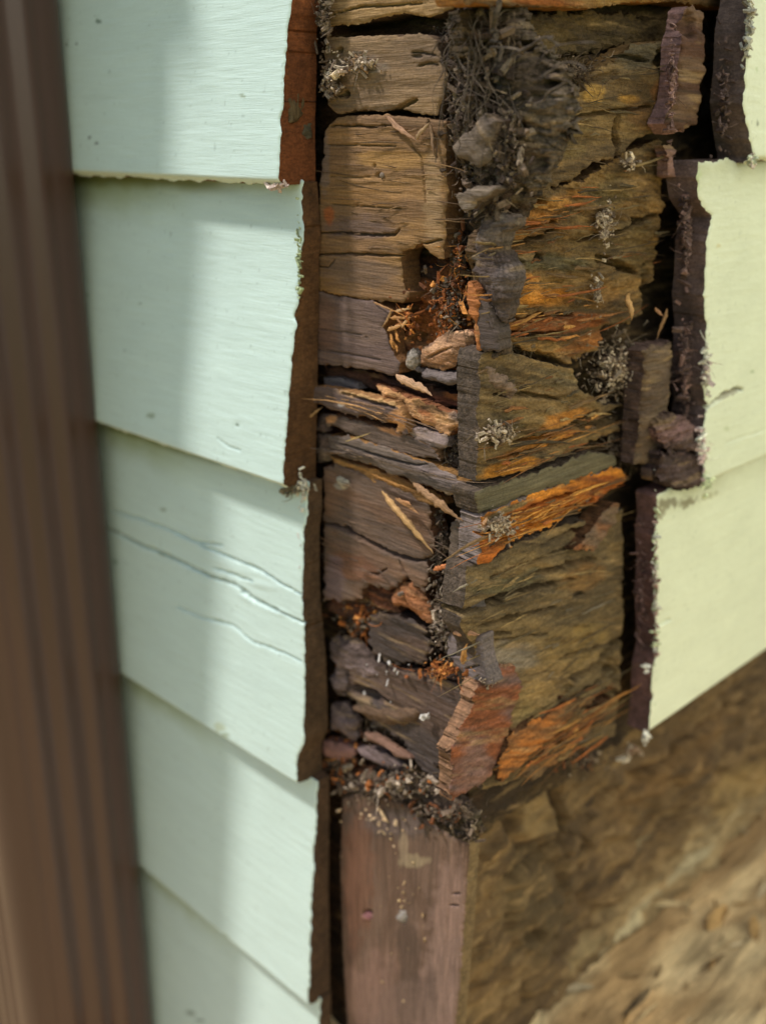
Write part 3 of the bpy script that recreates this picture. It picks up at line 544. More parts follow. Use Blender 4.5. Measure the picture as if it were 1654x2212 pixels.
piece('wood_chunk', 'L', c5((470, 20), (545, 40), (560, 75), (500, 100), (478, 70)), 'pale oval bit of putty on the grey-brown board below the laths', 'putty', n0=.0005, back=-.002, col=(168, 156, 134), mat=M_DUST, dome=.001)
# ---- rot hollow
hol = relief('rotten_core', 'L', px=c5((520, 790), (640, 700), (700, 690), (830, 740), (880, 800), (860, 900), (700, 960), (600, 940), (450, 860), (400, 800)), n0=-.007, back=-.014, rot=1.2, col=(120, 70, 44), col2=(92, 62, 46), mat=M_ROT, jag=.002, end_name='board_edge')
tag(hol, 'reddish rotten fibres under the lower edge of the cracked grey-brown board', 'rotten wood')
piece('wood_chunk', 'L', c5((790, 790), (820, 730), (880, 700), (940, 695), (1000, 760), (1040, 830), (1078, 940), (1040, 968), (980, 930), (900, 860), (810, 848)), 'orange torn chip with a small nail, near the corner below the cracked board', 'wood chunk', n0=.0, back=-.006, col=(176, 118, 72), col2=(150, 96, 60), mat=M_ROT, rot=.5, dome=.003, end_col=(90, 56, 36))
dk = dict(col=(72, 60, 54), col2=(90, 70, 58), rot=.3, jag=.002, end_col=(60, 44, 34))
piece('wood_board_fragment', 'L', c5((700, 890), (860, 900), (960, 930), (1040, 980), (1075, 1110), (1035, 1215), (930, 1190), (860, 1215), (700, 1140), (680, 1060), (690, 960)), 'dark grey broken board piece in the hollow below the orange torn chip', 'board piece', n0=-.004, back=-.012, **dk)
piece('wood_board_fragment', 'L', c5((640, 1215), (780, 1228), (940, 1260), (1100, 1290), (1340, 1370), (1368, 1440), (1360, 1500), (1290, 1580), (1260, 1660), (1240, 1780), (1200, 1960), (1080, 1940), (960, 1800), (820, 1650), (740, 1600), (620, 1480), (540, 1380), (560, 1270)), 'large dark grey-brown broken board piece filling the hollow above the bottom board', 'board piece', n0=-.0015, back=-.012, cracks=[crk(c5((560, 1340), (700, 1400), (830, 1460)), 5, .004)],
   holes=[(790, 1500, 40, 16, 20, .005), (810, 1585, 70, 14, 25, .006)], **dk)
piece('broken_lath', 'L', c5((530, 1490), (640, 1480), (800, 1510), (960, 1490), (990, 1530), (960, 1590), (860, 1610), (760, 1600), (640, 1560)), 'brown curved lath in the hollow, in front of the large dark piece', 'lath', n0=.002, back=-.004, col=(98, 74, 54), rot=.3, dome=.003)
MA = (128, 108, 102)
piece('wood_chunk', 'L', c5((400, 1060), (480, 1050), (560, 1090), (640, 1180), (700, 1225), (780, 1260), (760, 1310), (640, 1330), (540, 1290), (500, 1260), (520, 1350), (510, 1420), (470, 1430), (420, 1390), (400, 1300), (440, 1230), (400, 1180)), 'pale mauve forked lump of decayed wood at the left side of the hollow', 'wood chunk', n0=.001, back=-.008, col=MA, col2=(98, 80, 72), rot=.5, dome=.005, mat=M_ROT)
piece('wood_chunk', 'L', c5((400, 1480), (480, 1470), (520, 1530), (570, 1590), (560, 1650), (580, 1690), (540, 1710), (470, 1650), (400, 1640)), 'small mauve lump of decayed wood below the forked lump', 'wood chunk', n0=.001, back=-.008, col=(116, 96, 90), rot=.5, dome=.005, mat=M_ROT)
piece('broken_lath', 'L', cD((296, 50), (400, 70), (500, 100), (512, 150), (440, 185), (300, 165)), 'pink-brown lath end at the left, just above the bottom board', 'lath', n0=.001, back=-.008, col=(150, 108, 96), rot=.1, dome=.002)
piece('broken_lath', 'L', cD((560, 0), (640, 10), (760, 80), (880, 160), (900, 195), (820, 175), (700, 100), (590, 50)), 'thin brown lath slanting down through the lower hollow', 'lath', n0=.003, back=-.002, col=(110, 80, 64), rot=.2, dome=.002)
piece('broken_lath', 'L', cD((520, 100), (640, 110), (800, 170), (850, 220), (820, 260), (700, 230), (560, 170)), 'grey-mauve lath lying under the thin brown lath of the lower hollow', 'lath', n0=.001, back=-.006, col=(104, 86, 82), rot=.2, dome=.002)
piece('wood_chunk', 'L', cD((410, 230), (450, 212), (485, 235), (470, 262), (425, 262)), 'pale round pebble-like crumb above the bottom board at the left', 'crumb', n0=.003, back=-.002, col=(150, 134, 112), mat=M_DUST, dome=.003)
# ---- bottom board
def post_c(C, t, z, X, Y): return C
post = relief('sheathing_board', 'L', px=cD((445, 430), (560, 400), (700, 420), (860, 470), (980, 560), (1100, 640), (1200, 700), (1300, 745), (1290, 900), (1265, 1300), (1230, 1750), (1215, 1900), (1205, 2100), (490, 2100), (468, 1800), (448, 1500), (440, 1200), (430, 800)),
   n0=0, back=-.0085, col=(98, 74, 58), col2=(108, 84, 68), rot=.05, grain=.5, end_col=(108, 88, 60), end_name='board_side', jag=.0006, vert=True,
   patches=[(965, 2100, 60, 230, 3, (142, 114, 100), .65), (975, 1950, 40, 90, 3, (138, 108, 92), .6), (840, 1775, 150, 34, 4, (82, 68, 58), .8), (880, 2060, 26, 90, 0, (80, 62, 50), .7), (900, 2160, 50, 70, 20, (84, 66, 56), .6), (760, 1950, 18, 200, 0, (82, 56, 42), .6), (810, 2160, 50, 120, 0, (128, 98, 84), .6), (860, 2180, 90, 60, 0, (120, 96, 82), .5), (770, 1900, 40, 160, 0, (110, 74, 54), .7), (895, 1860, 36, 16, 0, (150, 130, 100), .85), (872, 1830, 12, 40, 0, (146, 124, 98), .8), (850, 1780, 80, 26, 0, (110, 92, 84), .7), (770, 2150, 60, 70, 0, (128, 98, 82), .6)],
   holes=[(795, 1972, 12, 6, 0, .003), (985, 1932, 12, 3, 0, .002), (980, 1957, 12, 3, 0, .002), (872, 1985, 6, 12, 0, .002)])
tag(post, 'smooth pinkish brown board at the bottom, standing on the corner below the hollow', 'board')
piece('wood_chunk', 'L', cD((565, 1225), (600, 1205), (650, 1215), (660, 1260), (620, 1280), (575, 1265)), 'small reddish knob on the bottom board', 'crumb', n0=.0015, back=-.001, col=(128, 84, 82), mat=M_DUST, dome=.0015)
piece('wood_chunk', 'L', cD((790, 1240), (850, 1170), (890, 1185), (880, 1240), (850, 1285), (800, 1280)), 'small pale grey crumb stuck on the middle of the bottom board', 'crumb', n0=.0015, back=-.001, col=(150, 140, 130), mat=M_DUST, dome=.0015)
# ================================================================== SHEATHING, RIGHT FACE
EG = (90, 75, 62)
OL = (132, 104, 64); OL2 = (104, 82, 54); OR = (186, 122, 52); RD = (156, 84, 36); YL = (190, 146, 74)
bRA = relief('sheathing_board', 'R', px=c2((-160, -140), (1478, -140), (1478, 48), (1400, 42), (1250, 24), (1100, 8), (800, 12))+[(1270, 18), (1150, 14), (1060, 8), (1010, 6)], tz=None, n0=-.001, back=-.016, col=(104, 76, 44), col2=(130, 92, 44), rot=.3, mat=M_ROT, end_col=(140, 92, 40), patches=[(1150, 0, 120, 10, 3, (170, 96, 40), .8), (1350, 10, 70, 20, 5, (160, 120, 58), .7)])
tag(bRA, 'orange-edged board across the top right, above the dark gap', 'board')
bRAb = relief('sheathing_board', 'R', px=c2((-150, 60), (200, 90), (560, 60), (900, 90), (1150, 120), (1150, 240), (900, 250), (600, 320), (200, 350), (-150, 340)), n0=-.012, back=-.02, col=(76, 60, 38), col2=(96, 76, 44), rot=.9, mat=M_ROT, jag=.002, end_name='board_edge')
tag(bRAb, 'dark recessed ragged board inside the gap at the top right', 'board')
bRB = relief('sheathing_board', 'R', px=c2((228, 1165), (215, 1100), (240, 1040), (300, 960), (350, 860), (400, 760), (430, 690), (450, 620), (560, 560), (600, 430), (680, 400), (760, 350), (900, 260), (1060, 240), (1140, 235), (1150, 470), (1090, 560), (1060, 780), (940, 830), (850, 870), (760, 950), (640, 965), (500, 1080), (340, 1130)),
   n0=-.001, back=-.013, col=OL, col2=OL2, rot=.34, mat=M_ROT, jag=.0016, end_col=(110, 84, 50),
   patches=[(1285, 205, 30, 22, -20, YL, .9), (1360, 215, 26, 12, 5, (176, 128, 56), .8), (1180, 360, 40, 20, -30, (150, 118, 76), .8), (1220, 300, 60, 50, 0, (122, 100, 60), .7), (1380, 120, 70, 40, 0, (84, 74, 56), .9), (1390, 250, 40, 40, 0, (110, 76, 44), .7), (1420, 200, 14, 30, 0, (150, 96, 50), .6)],
   cracks=[crk(c2((430, 745), (560, 690), (740, 665), (960, 640)), 2.6, .0018), crk(c2((770, 680), (750, 780), (770, 880), (760, 960)), 3.6, .003), crk(c2((840, 890), (900, 850), (1040, 800)), 4, .003), crk(c2((780, 330), (900, 350), (940, 360)), 3, .002)],
   holes=[(1300, 170, 40, 12, -20, .002), (1440, 130, 30, 30, 0, .004)])
tag(bRB, 'olive brown board of the upper right face with a yellow torn patch on top', 'board')
bRC = relief('sheathing_board', 'R', px=c2((110, 1330), (200, 1200), (260, 1160), (420, 1130), (560, 1085), (700, 1010), (780, 960), (880, 900), (1040, 835), (1040, 1080), (1010, 1300), (1000, 1654))+c4((940, 330), (880, 440), (760, 500), (690, 600), (600, 660), (500, 700), (430, 715), (330, 680), (200, 620), (60, 560), (30, 470), (40, 200), (-10, 50), (10, -40)),
   n0=-.001, back=-.013, col=(144, 108, 60), col2=(108, 84, 52), rot=1.0, mat=M_ROT, jag=.0016, end_col=(96, 72, 46), tilt=.12,
   patches=[(1150, 480, 70, 40, -20, OR, .85), (1200, 440, 60, 18, -25, (190, 130, 60), .8), (1180, 640, 70, 22, -5, (206, 134, 52), .9), (1150, 620, 30, 26, 0, (210, 140, 60), .9), (1210, 700, 110, 22, -5, RD, .8), (1260, 745, 80, 18, -20, (170, 100, 46), .7), (1310, 640, 40, 30, 0, (150, 108, 56), .7), (1320, 420, 50, 40, 0, (110, 92, 56), .8), (1200, 570, 90, 22, 0, (110, 100, 72), .8), (1370, 530, 60, 60, 0, (104, 86, 54), .7), (1100, 700, 50, 16, -8, (186, 122, 56), .8), (1280, 520, 50, 60, 0, (118, 96, 60), .5)],
   cracks=[crk(c2((60, 1310), (130, 1250), (260, 1190), (330, 1210)), 4, .003), crk(c2((120, 1380), (260, 1370), (400, 1330)), 3, .002), crk(c2((0, 1500), (130, 1490), (260, 1440), (330, 1420)), 4, .003), crk(c2((0, 1610), (120, 1590), (200, 1580)), 5, .004), crk(c2((560, 1440), (800, 1390), (980, 1290)), 3.4, .003), crk(c2((640, 1560), (760, 1600), (900, 1640)), 3.4, .0026),
      crk(c4((50, 440), (200, 460), (320, 430), (500, 420)), 3.6, .003), crk(c4((60, 520), (240, 540), (420, 520)), 3, .0025), crk(c4((160, 640), (280, 680), (420, 720)), 7, .005), crk(c4((640, 60), (780, 110), (880, 150)), 3, .002)],
   holes=[(1168, 556, 11, 10, 0, .009), (1194, 500, 13, 6, -20, .005), (1382, 475, 20, 6, 15, .005), (1100, 745, 18, 12, 0, .006), (1330, 720, 22, 20, -20, .007), (1400, 640, 16, 60, 0, .007), (1399, 572, 6, 5, 0, .004)])
tag(bRC, 'orange and olive rotten board of the right face, with a round insect hole', 'board')
bRD = relief('sheathing_board', 'R', px=c4((-45, 640), (60, 620), (160, 650), (300, 690), (440, 735), (500, 740), (540, 870), (700, 960), (840, 960), (890, 1010), (800, 1110), (600, 1180), (500, 1230), (300, 1320), (100, 1390), (-60, 1420))+[(1036, 985), (1036, 780)],
   n0=.0, back=-.012, col=(130, 102, 62), col2=(106, 86, 58), rot=.6, mat=M_ROT, end_col=EG, end_mat=M_ROT, tilt=.25,
   patches=[(1150, 850, 100, 20, -8, (132, 106, 70), .7), (1220, 905, 60, 16, -18, OR, .95), (1170, 960, 90, 14, -18, (206, 132, 50), .9), (1100, 1010, 70, 16, -18, (200, 132, 48), .95), (1090, 920, 50, 20, -10, (110, 96, 64), .7), (1070, 940, 30, 22, 0, (150, 120, 80), .8), (1300, 960, 60, 16, -30, (118, 88, 50), .7), (1210, 820, 60, 20, 0, (108, 92, 64), .8)],
   cracks=[crk(c4((20, 900), (260, 900), (420, 930)), 2.6, .002), crk(c4((160, 1190), (380, 1140), (540, 1070), (640, 1000)), 4, .003), crk(c4((560, 1100), (700, 1060), (860, 1000)), 6, .004), crk(c4((0, 1300), (300, 1230), (560, 1130)), 3, .002)],
   holes=[(1270, 835, 18, 12, 0, .008), (1330, 965, 40, 14, -40, .008), (1350, 905, 20, 30, 0, .005)])
tag(bRD, 'olive board with an orange lower half, below the dark rotten gap on the right face', 'board')
piece('broken_lath', 'R', [(1026, 1062), (1100, 1040), (1200, 1010), (1275, 975), (1330, 985), (1335, 1006), (1240, 1040), (1140, 1070), (1060, 1105), (1036, 1110)], 'grey-olive lath running between two orange areas of the right face', 'lath', n0=.001, back=-.012, col=(96, 86, 64), rot=.15, end_col=EG, end_mat=M_ROT)
bRE = relief('sheathing_board', 'R', px=[(1042, 1118), (1100, 1090), (1180, 1058), (1260, 1030), (1345, 1012), (1350, 1040), (1300, 1075), (1250, 1100), (1180, 1140), (1110, 1175), (1052, 1218), (1036, 1222), (1038, 1160)], n0=.002, back=-.010, col=(206, 128, 44), col2=(176, 96, 34), rot=.4, mat=M_ROT, end_col=(120, 104, 96), tilt=.25, jag=.002,
   patches=[(1070, 1140, 34, 26, 0, (136, 120, 106), .9), (1310, 1050, 40, 26, -20, (150, 74, 28), .8), (1100, 1100, 60, 8, -22, (120, 110, 76), .8)],
   cracks=[crk([(1060, 1180), (1120, 1150), (1200, 1110), (1280, 1080)], 3.4, .003), crk([(1120, 1110), (1200, 1078), (1300, 1050)], 2.4, .002), crk([(1040, 1155), (1090, 1140)], 3, .002)])
tag(bRE, 'bright orange torn board in the middle of the right face', 'board')
eg = piece('wood_board_fragment', 'L', c6((135, 200), (240, 160), (312, 170), (312, 300), (300, 440), (285, 455), (180, 480), (120, 470), (110, 380)), 'grey cracked end of the orange board, seen edge-on at the corner', 'board piece', n0=.0015, back=-.008, col=EG, rot=.12, cracks=[crk(c6((180, 335), (300, 330)), 3, .002), crk(c6((200, 260), (350, 240)), 2.4, .0015)])
bRF = relief('sheathing_board', 'R', px=[(1010, 1225), (1060, 1212), (1130, 1172), (1220, 1138), (1300, 1120), (1352, 1100), (1346, 1300), (1340, 1500), (1332, 1592), (1290, 1600), (1220, 1640), (1150, 1672), (1090, 1700), (1050, 1712), (1030, 1640), (1034, 1500), (1030, 1400), (1000, 1360), (1000, 1290)],
   n0=.0, back=-.012, col=(126, 102, 66), col2=(102, 84, 58), rot=.5, mat=M_ROT, end_col=EG, end_mat=M_ROT, tilt=.3,
   patches=[(1090, 1260, 90, 26, -15, (98, 88, 62), .7), (1100, 1420, 70, 36, -12, (134, 120, 104), .85), (1160, 1530, 50, 70, 0, (150, 124, 78), .85), (1230, 1400, 60, 60, -20, (130, 104, 62), .8), (1260, 1250, 50, 30, -20, (130, 92, 50), .6), (1080, 1480, 40, 40, 0, (140, 70, 34), .95), (1070, 1540, 40, 60, 0, (160, 88, 46), .9), (1280, 1370, 40, 30, 0, (140, 112, 62), .6), (1200, 1580, 60, 16, -35, OR, .8), (1180, 1480, 60, 60, -20, (156, 124, 78), .6), (1120, 1230, 60, 14, -15, (134, 104, 62), .6), (1270, 1540, 50, 30, -30, (110, 72, 40), .7)],
   cracks=[crk([(968, 1335), (1040, 1310), (1120, 1282), (1200, 1262)], 4.6, .005), crk([(1040, 1355), (1100, 1336), (1200, 1312)], 3.4, .003), crk([(1150, 1245), (1210, 1225), (1270, 1210)], 4, .004), crk([(1060, 1372), (1100, 1366)], 3, .002), crk([(1000, 1318), (1100, 1280), (1180, 1260), (1250, 1254)], 2, .002),
      crk([(1210, 1425), (1260, 1410), (1320, 1390)], 2.6, .0025), crk([(1240, 1470), (1300, 1430), (1340, 1380)], 5, .004), crk([(1100, 1600), (1180, 1560), (1260, 1500), (1330, 1450)], 5, .005), crk([(1040, 1390), (1100, 1380), (1180, 1370)], 2, .0012), crk([(1060, 1250), (1150, 1215), (1240, 1180)], 2, .0015), crk([(1170, 1180), (1240, 1150), (1300, 1130)], 2.4, .002), crk([(1200, 1480), (1260, 1450)], 3, .003)],
   holes=[(1252, 1286, 14, 7, -10, .006), (1300, 1520, 50, 22, -40, .006), (1320, 1460, 18, 40, 0, .005), (1215, 1500, 26, 16, -40, .003), (1275, 1212, 20, 8, 0, .005)])
tag(bRF, 'large olive-grey board at the bottom of the right face, lined with long black splits', 'board')
piece('wood_board_fragment', 'L', c6((118, 480), (200, 470), (245, 640), (280, 780), (160, 790), (110, 770)), 'grey edge of the big olive board, between the orange board and the black split', 'board piece', n0=.0005, back=-.008, col=(106, 94, 88), rot=.15)
piece('wood_board_fragment', 'L', c6((100, 870), (310, 880), (318, 1000), (340, 1080), (380, 1180), (270, 1160), (180, 1090), (110, 1000)), 'mauve-grey edge of the big olive board, below the black split at the corner', 'board piece', n0=.0005, back=-.008, col=(112, 98, 94), rot=.15, cracks=[crk(c6((120, 995), (200, 990)), 2.6, .002), crk(c6((215, 1075), (300, 1055)), 2.6, .002)])
# orange torn lower right pieces
for pts, lab, n_, cc, c2_ in [
    (c6((290, 1200), (380, 1060), (520, 1050), (560, 1200), (500, 1400), (480, 1500), (430, 1640), (380, 1740), (300, 1800), (200, 1850), (150, 1880), (150, 1560), (240, 1380), (280, 1300)), 'reddish brown torn slab hanging at the corner, above the bottom board', .003, (140, 80, 48), (116, 88, 80)),
    (c6((420, 1660), (480, 1500), (600, 1420), (760, 1330), (900, 1260), (880, 1350), (760, 1480), (640, 1570), (520, 1700), (440, 1760)), 'bright orange torn strip at the lower edge of the right face', .004, (176, 106, 46), (118, 82, 50)),
    (c6((560, 1720), (680, 1600), (820, 1500), (960, 1390), (1060, 1280), (1100, 1260), (1060, 1380), (940, 1480), (800, 1600), (640, 1740)), 'grey-brown ragged strip along the bottom edge of the right face', .002, (110, 84, 56), (140, 96, 54)),
    (c6((880, 365), (960, 270), (1040, 170), (1120, 80), (1150, 90), (1130, 200), (1060, 280), (1020, 350), (960, 350)), 'orange-grey splintered strip slanting across the right end of the orange board', .005, (150, 92, 52), (120, 96, 76)),
    ]:
    piece('wood_board_fragment', 'R' if 'corner' not in lab else 'R', pts, lab, 'board piece', n0=n_, back=-.006, col=cc, col2=c2_, rot=.45, mat=M_ROT, tilt=.4, end_col=(126, 92, 66) if 'slab' in lab else (90, 60, 36), jag=.002,
          patches=[(1030, 1650, 36, 70, 0, (130, 98, 88), .8)] if 'slab' in lab else ())
for a, b, n_, w_, cc, lab in [((20, 480), (160, 440), .006, 12, (196, 120, 72), 'orange-pink splinter stuck at the corner edge, level with the cracked grey-brown board'), ((150, 855), (305, 870), .006, 13, (196, 146, 112), 'pale frayed splinter beside the black split at the corner'),
                         ((190, 1045), (235, 920), .006, 16, (168, 118, 62), 'short upright tan splinter standing on the mauve-grey edge'), ((330, 210), (345, 160), .006, 10, (160, 120, 84), 'small tan chip on the grey cracked end of the orange board')]:
    q = c6(a, b); tag(sliver('wood_splinter', 'L', q[0], q[1], n_, n_, w_, cc), lab, 'splinter')
for a, b, n_, w_, cc, lab in [((835, 290), (838, 450), .006, 19, (186, 142, 92), 'broad pale vertical chip on the right face near the clapboard ends'), ((1055, 380), (1005, 570), .006, 12, (150, 112, 76), 'forked brown splinter across the dark slot at the right'), ((990, 375), (1035, 430), .007, 8, (160, 116, 84), 'short side prong of the splinter in the dark slot at the right')]:
    q = c4(a, b); tag(sliver('wood_splinter', 'R', q[0], q[1], n_, n_, w_, cc), lab, 'splinter')
# grey upright pieces of the corner
piece('wood_board_fragment', 'L', c3((1262, 810), (1330, 775), (1440, 770), (1480, 800), (1380, 830), (1370, 1000), (1390, 1130), (1385, 1320), (1310, 1420), (1270, 1380), (1265, 1200)), 'grey-brown upright board end at the corner, beside the broken laths', 'board piece', n0=.001, back=-.010, col=(104, 86, 72), col2=(78, 64, 54), rot=.8, mat=M_ROT, jag=.0022, dome=.002, holes=[(1010, 830, 8, 30, 0, .003), (1005, 930, 10, 24, 10, .003)], patches=[(1020, 800, 14, 40, 0, (128, 98, 62), .7)])
piece('wood_board_fragment', 'L', c3((1330, 420), (1380, 400), (1450, 500), (1500, 660), (1500, 770), (1380, 770), (1370, 600)), 'narrow dark grey upright piece above the grey-brown upright board end', 'board piece', n0=.003, back=-.006, col=(82, 68, 60), rot=.15)
piece('wood_splinter', 'L', c3((1310, 330), (1360, 380), (1385, 470), (1370, 600), (1392, 770), (1355, 770), (1350, 600), (1310, 470)), 'orange curved upright sliver along the left of the dark grey upright piece', 'splinter', n0=.004, back=-.002, col=(160, 98, 52), rot=.2)
piece('wood_chunk', 'L', c3((1320, 60), (1400, -100), (1490, -10), (1460, 80), (1560, 250), (1570, 330), (1500, 600), (1440, 560), (1380, 400), (1310, 300), (1300, 180)), 'long purplish grey lump of decayed wood standing on the corner edge', 'wood chunk', n0=.003, back=-.008, col=(94, 78, 70), col2=(76, 62, 56), rot=.6, dome=.004, mat=M_ROT,
   patches=[(1085, 600, 26, 30, 0, (112, 98, 92), .7)])
piece('wood_chunk', 'L', c1((1300, 1654), (1330, 1500), (1360, 1400), (1450, 1345), (1570, 1385), (1560, 1440), (1500, 1480), (1450, 1654)), 'weathered grey lump with a pale top on the upper corner', 'wood chunk', n0=.003, back=-.008, col=(112, 96, 84), rot=.5, dome=.004, mat=M_ROT, patches=[(1058, 470, 18, 8, 0, (170, 150, 124), .8)])
piece('wood_chunk', 'L', c1((1190, 950), (1240, 870), (1330, 790), (1400, 720), (1465, 770), (1425, 1000), (1380, 1062), (1340, 1050), (1300, 1035), (1200, 985)), 'weathered grey-brown wood block leaning in the cavity right of the wide board', 'wood chunk', n0=.008, back=-.006, col=(106, 90, 74), col2=(84, 70, 58), rot=.2, dome=.002, tilt=-1.0, end_col=(90, 74, 60))
piece('wood_chunk', 'L', c1((1235, 1250), (1310, 1200), (1400, 1182), (1480, 1175), (1502, 1205), (1410, 1262), (1360, 1300), (1300, 1330), (1255, 1312)), 'pale grey shard below the leaning block in the cavity', 'wood chunk', n0=.008, back=-.001, col=(116, 100, 84), rot=.3, end_col=(96, 80, 66))
piece('wood_chunk', 'R', c2((100, 1290), (160, 1100), (200, 1020), (240, 1040), (240, 1100), (200, 1200), (130, 1290)), 'ragged brown lip at the left end of the olive board', 'wood chunk', n0=.003, back=-.008, col=(116, 88, 68), rot=.6, dome=.003, mat=M_ROT)
piece('wood_chunk', 'R', c4((0, 720), (100, 760), (210, 840), (215, 900), (170, 935), (60, 880), (10, 800)), 'mauve lump on the right face just below the orange and olive board', 'wood chunk', n0=.004, back=-.004, col=(128, 104, 88), rot=.5, dome=.004, mat=M_ROT)
# ---- bare strips at the right
piece('old_wood_strip', 'R', c2((1190, 60), (1210, 35), (1290, 55), (1300, 200), (1280, 600), (1260, 740), (1150, 790), (1110, 800), (1090, 780), (1060, 740), (1120, 610), (1140, 470), (1150, 260), (1175, 180)), 'old brown strip with a pink ragged edge at the top right, beside a slot', 'strip', n0=.010, back=.0, col=(86, 58, 44), col2=(104, 78, 58), rot=.4, end_col=(148, 114, 108), dome=.001, holes=[(1492, 55, 14, 30, 0, .004)])
piece('old_wood_strip', 'R', c2((1050, 870), (1100, 880), (1135, 905), (1100, 950), (1110, 1060), (1065, 1065), (1075, 950)), 'small pink ragged scrap left of the broken clapboard end', 'strip', n0=.006, back=.0, col=(138, 104, 92), rot=.5)
piece('old_wood_strip', 'R', c4((940, 640), (980, 605), (1110, 590), (1095, 800), (1080, 1040), (1100, 1200), (1060, 1330), (900, 1320), (915, 1100), (925, 900), (945, 700)), 'short ribbed brown strip standing in front of the broken clapboard ends', 'strip', n0=.011, back=.0, col=(86, 68, 54), col2=(104, 84, 64), rot=.5, end_col=(90, 70, 62), dome=.002, jag=.0016)
piece('wood_chunk', 'R', c4((1050, 1060), (1120, 1015), (1190, 1040), (1240, 1120), (1230, 1200), (1180, 1240), (1110, 1230), (1050, 1160)), 'rounded pinkish lump bulging from the broken end of the middle right clapboard', 'wood chunk', n0=.0195, back=.008, col=(120, 90, 84), col2=(96, 76, 70), rot=1.3, dome=.0015, mat=M_ROT, jag=.003)
piece('wood_chunk', 'R', c4((1060, 1260), (1180, 1250), (1270, 1270), (1290, 1350), (1270, 1440), (1210, 1475), (1130, 1450), (1060, 1390)), 'dark purplish crumbling lump at the foot of the middle right clapboard end', 'wood chunk', n0=.019, back=.006, col=(92, 72, 68), col2=(76, 60, 54), rot=1.3, dome=.0015, mat=M_ROT, jag=.003)
# ================================================================== MOULD, CRUMBS AND FIBRES
DK = [(82, 66, 52), (104, 86, 70), (64, 50, 40), (126, 108, 88)]
LT = [(172, 152, 130), (140, 122, 104), (190, 170, 146), (120, 100, 82)]
ORc = [(170, 100, 48), (140, 80, 40), (196, 130, 66), (110, 66, 38)]
piece('rotten_core', 'L', [(966, 20), (1010, -20), (1075, -30), (1100, 60), (1140, 120), (1180, 150), (1200, 230), (1170, 330), (1130, 400), (1090, 470), (1030, 520), (975, 560), (962, 420), (966, 250), (955, 120)], 'dark lumpy decayed wood packed in the cavity at the top of the corner', 'rotten wood', n0=-.005, back=-.02, col=(84, 68, 54), col2=(108, 92, 76), rot=1.6, dome=.008, domer=.012, mat=M_ROT, jag=.003,
   patches=[(1055, 170, 34, 50, 0, (96, 88, 80), .8), (1130, 200, 30, 40, 0, (80, 64, 48), .8)], holes=[(1100, 95, 22, 14, 0, .010), (1010, 400, 26, 44, 0, .012), (1040, 300, 16, 26, 20, .009), (1160, 180, 14, 10, 0, .008), (1085, 330, 24, 40, 20, .007), (985, 330, 14, 60, 0, .006), (1110, 280, 14, 20, 0, .006)])
debris('rotten_crumbs', 'L', [(1010, 230, 55, 180, -.002, .010, 900, 260, .0024, DK), (1070, 330, 60, 130, -.002, .010, 800, 200, .0024, DK), (990, 560, 20, 60, -.008, .010, 120, 80, .002, DK+ORc), (1030, 90, 80, 60, -.008, .012, 400, 420, .002, DK)],
       'dark brown crumbs and tangled fibres filling the cavity at the top of the corner', 'rotten wood')
debris('rotten_crumbs', 'L', [(975, 660, 50, 90, -.006, .006, 420, 90, .0018, ORc+DK), (880, 690, 30, 50, -.001, .003, 80, 24, .0014, ORc), (985, 1000, 40, 60, -.006, .006, 160, 60, .0018, DK), (950, 1180, 16, 130, -.006, .008, 260, 100, .0018, DK), (960, 1340, 30, 90, -.002, .006, 400, 100, .0016, DK+LT), (780, 1340, 60, 60, -.008, .008, 220, 90, .0018, DK+ORc)],
       'orange and dark crumbs along the left side of the corner edge', 'rotten wood')
debris('rotten_crumbs', 'L', [(850, 1690, 110, 34, .003, .005, 260, 50, .0024, DK+LT[:2]+ORc[:1]), (850, 1700, 120, 40, .002, .005, 300, 20, .0012, DK+LT[:1]), (960, 1760, 80, 30, .002, .004, 160, 20, .0020, DK+ORc[3:]), (740, 1640, 40, 60, -.004, .006, 220, 60, .002, DK+ORc), (1015, 1795, 20, 26, -.001, .003, 80, 8, .0016, DK), (860, 1560, 110, 60, -.006, .006, 200, 70, .002, DK), (950, 1450, 60, 20, .000, .004, 100, 40, .0016, ORc)],
       'heap of dark crumbs lying on the top end of the bottom board', 'rotten wood')
debris('rotten_crumbs', 'R', [(1330, 790, 70, 70, -.004, .006, 420, 260, .0018, DK+LT), (1340, 960, 50, 60, -.006, .006, 200, 120, .002, DK), (1150, 250, 60, 90, -.006, .008, 420, 420, .002, DK), (1130, 740, 80, 20, -.004, .004, 120, 80, .0016, DK), (1250, 160, 90, 40, -.006, .006, 180, 260, .0018, DK), (1260, 1640, 60, 30, -.004, .006, 120, 8, .002, ORc[3:]+DK)],
       'dark crumbs and fibres in the hollows of the right face', 'rotten wood')
debris('wood_mould', 'L', [(775, 135, 36, 20, .002, .003, 288, 26, .0013, LT+[(150, 120, 90)]), (716, 170, 18, 50, .003, .006, 320, 13, .0014, LT[1:]+DK[:2]), (700, 40, 16, 60, .004, .006, 208, 10, .0016, DK+LT[1:2]), (722, 160, 8, 4, .005, .002, 11, 0, .0024, [(220, 196, 160)]), (740, 154, 6, 3, .004, .002, 6, 0, .0022, [(214, 186, 160)])],
       'grey crusty mould and grit around the upper left board end', 'mould')
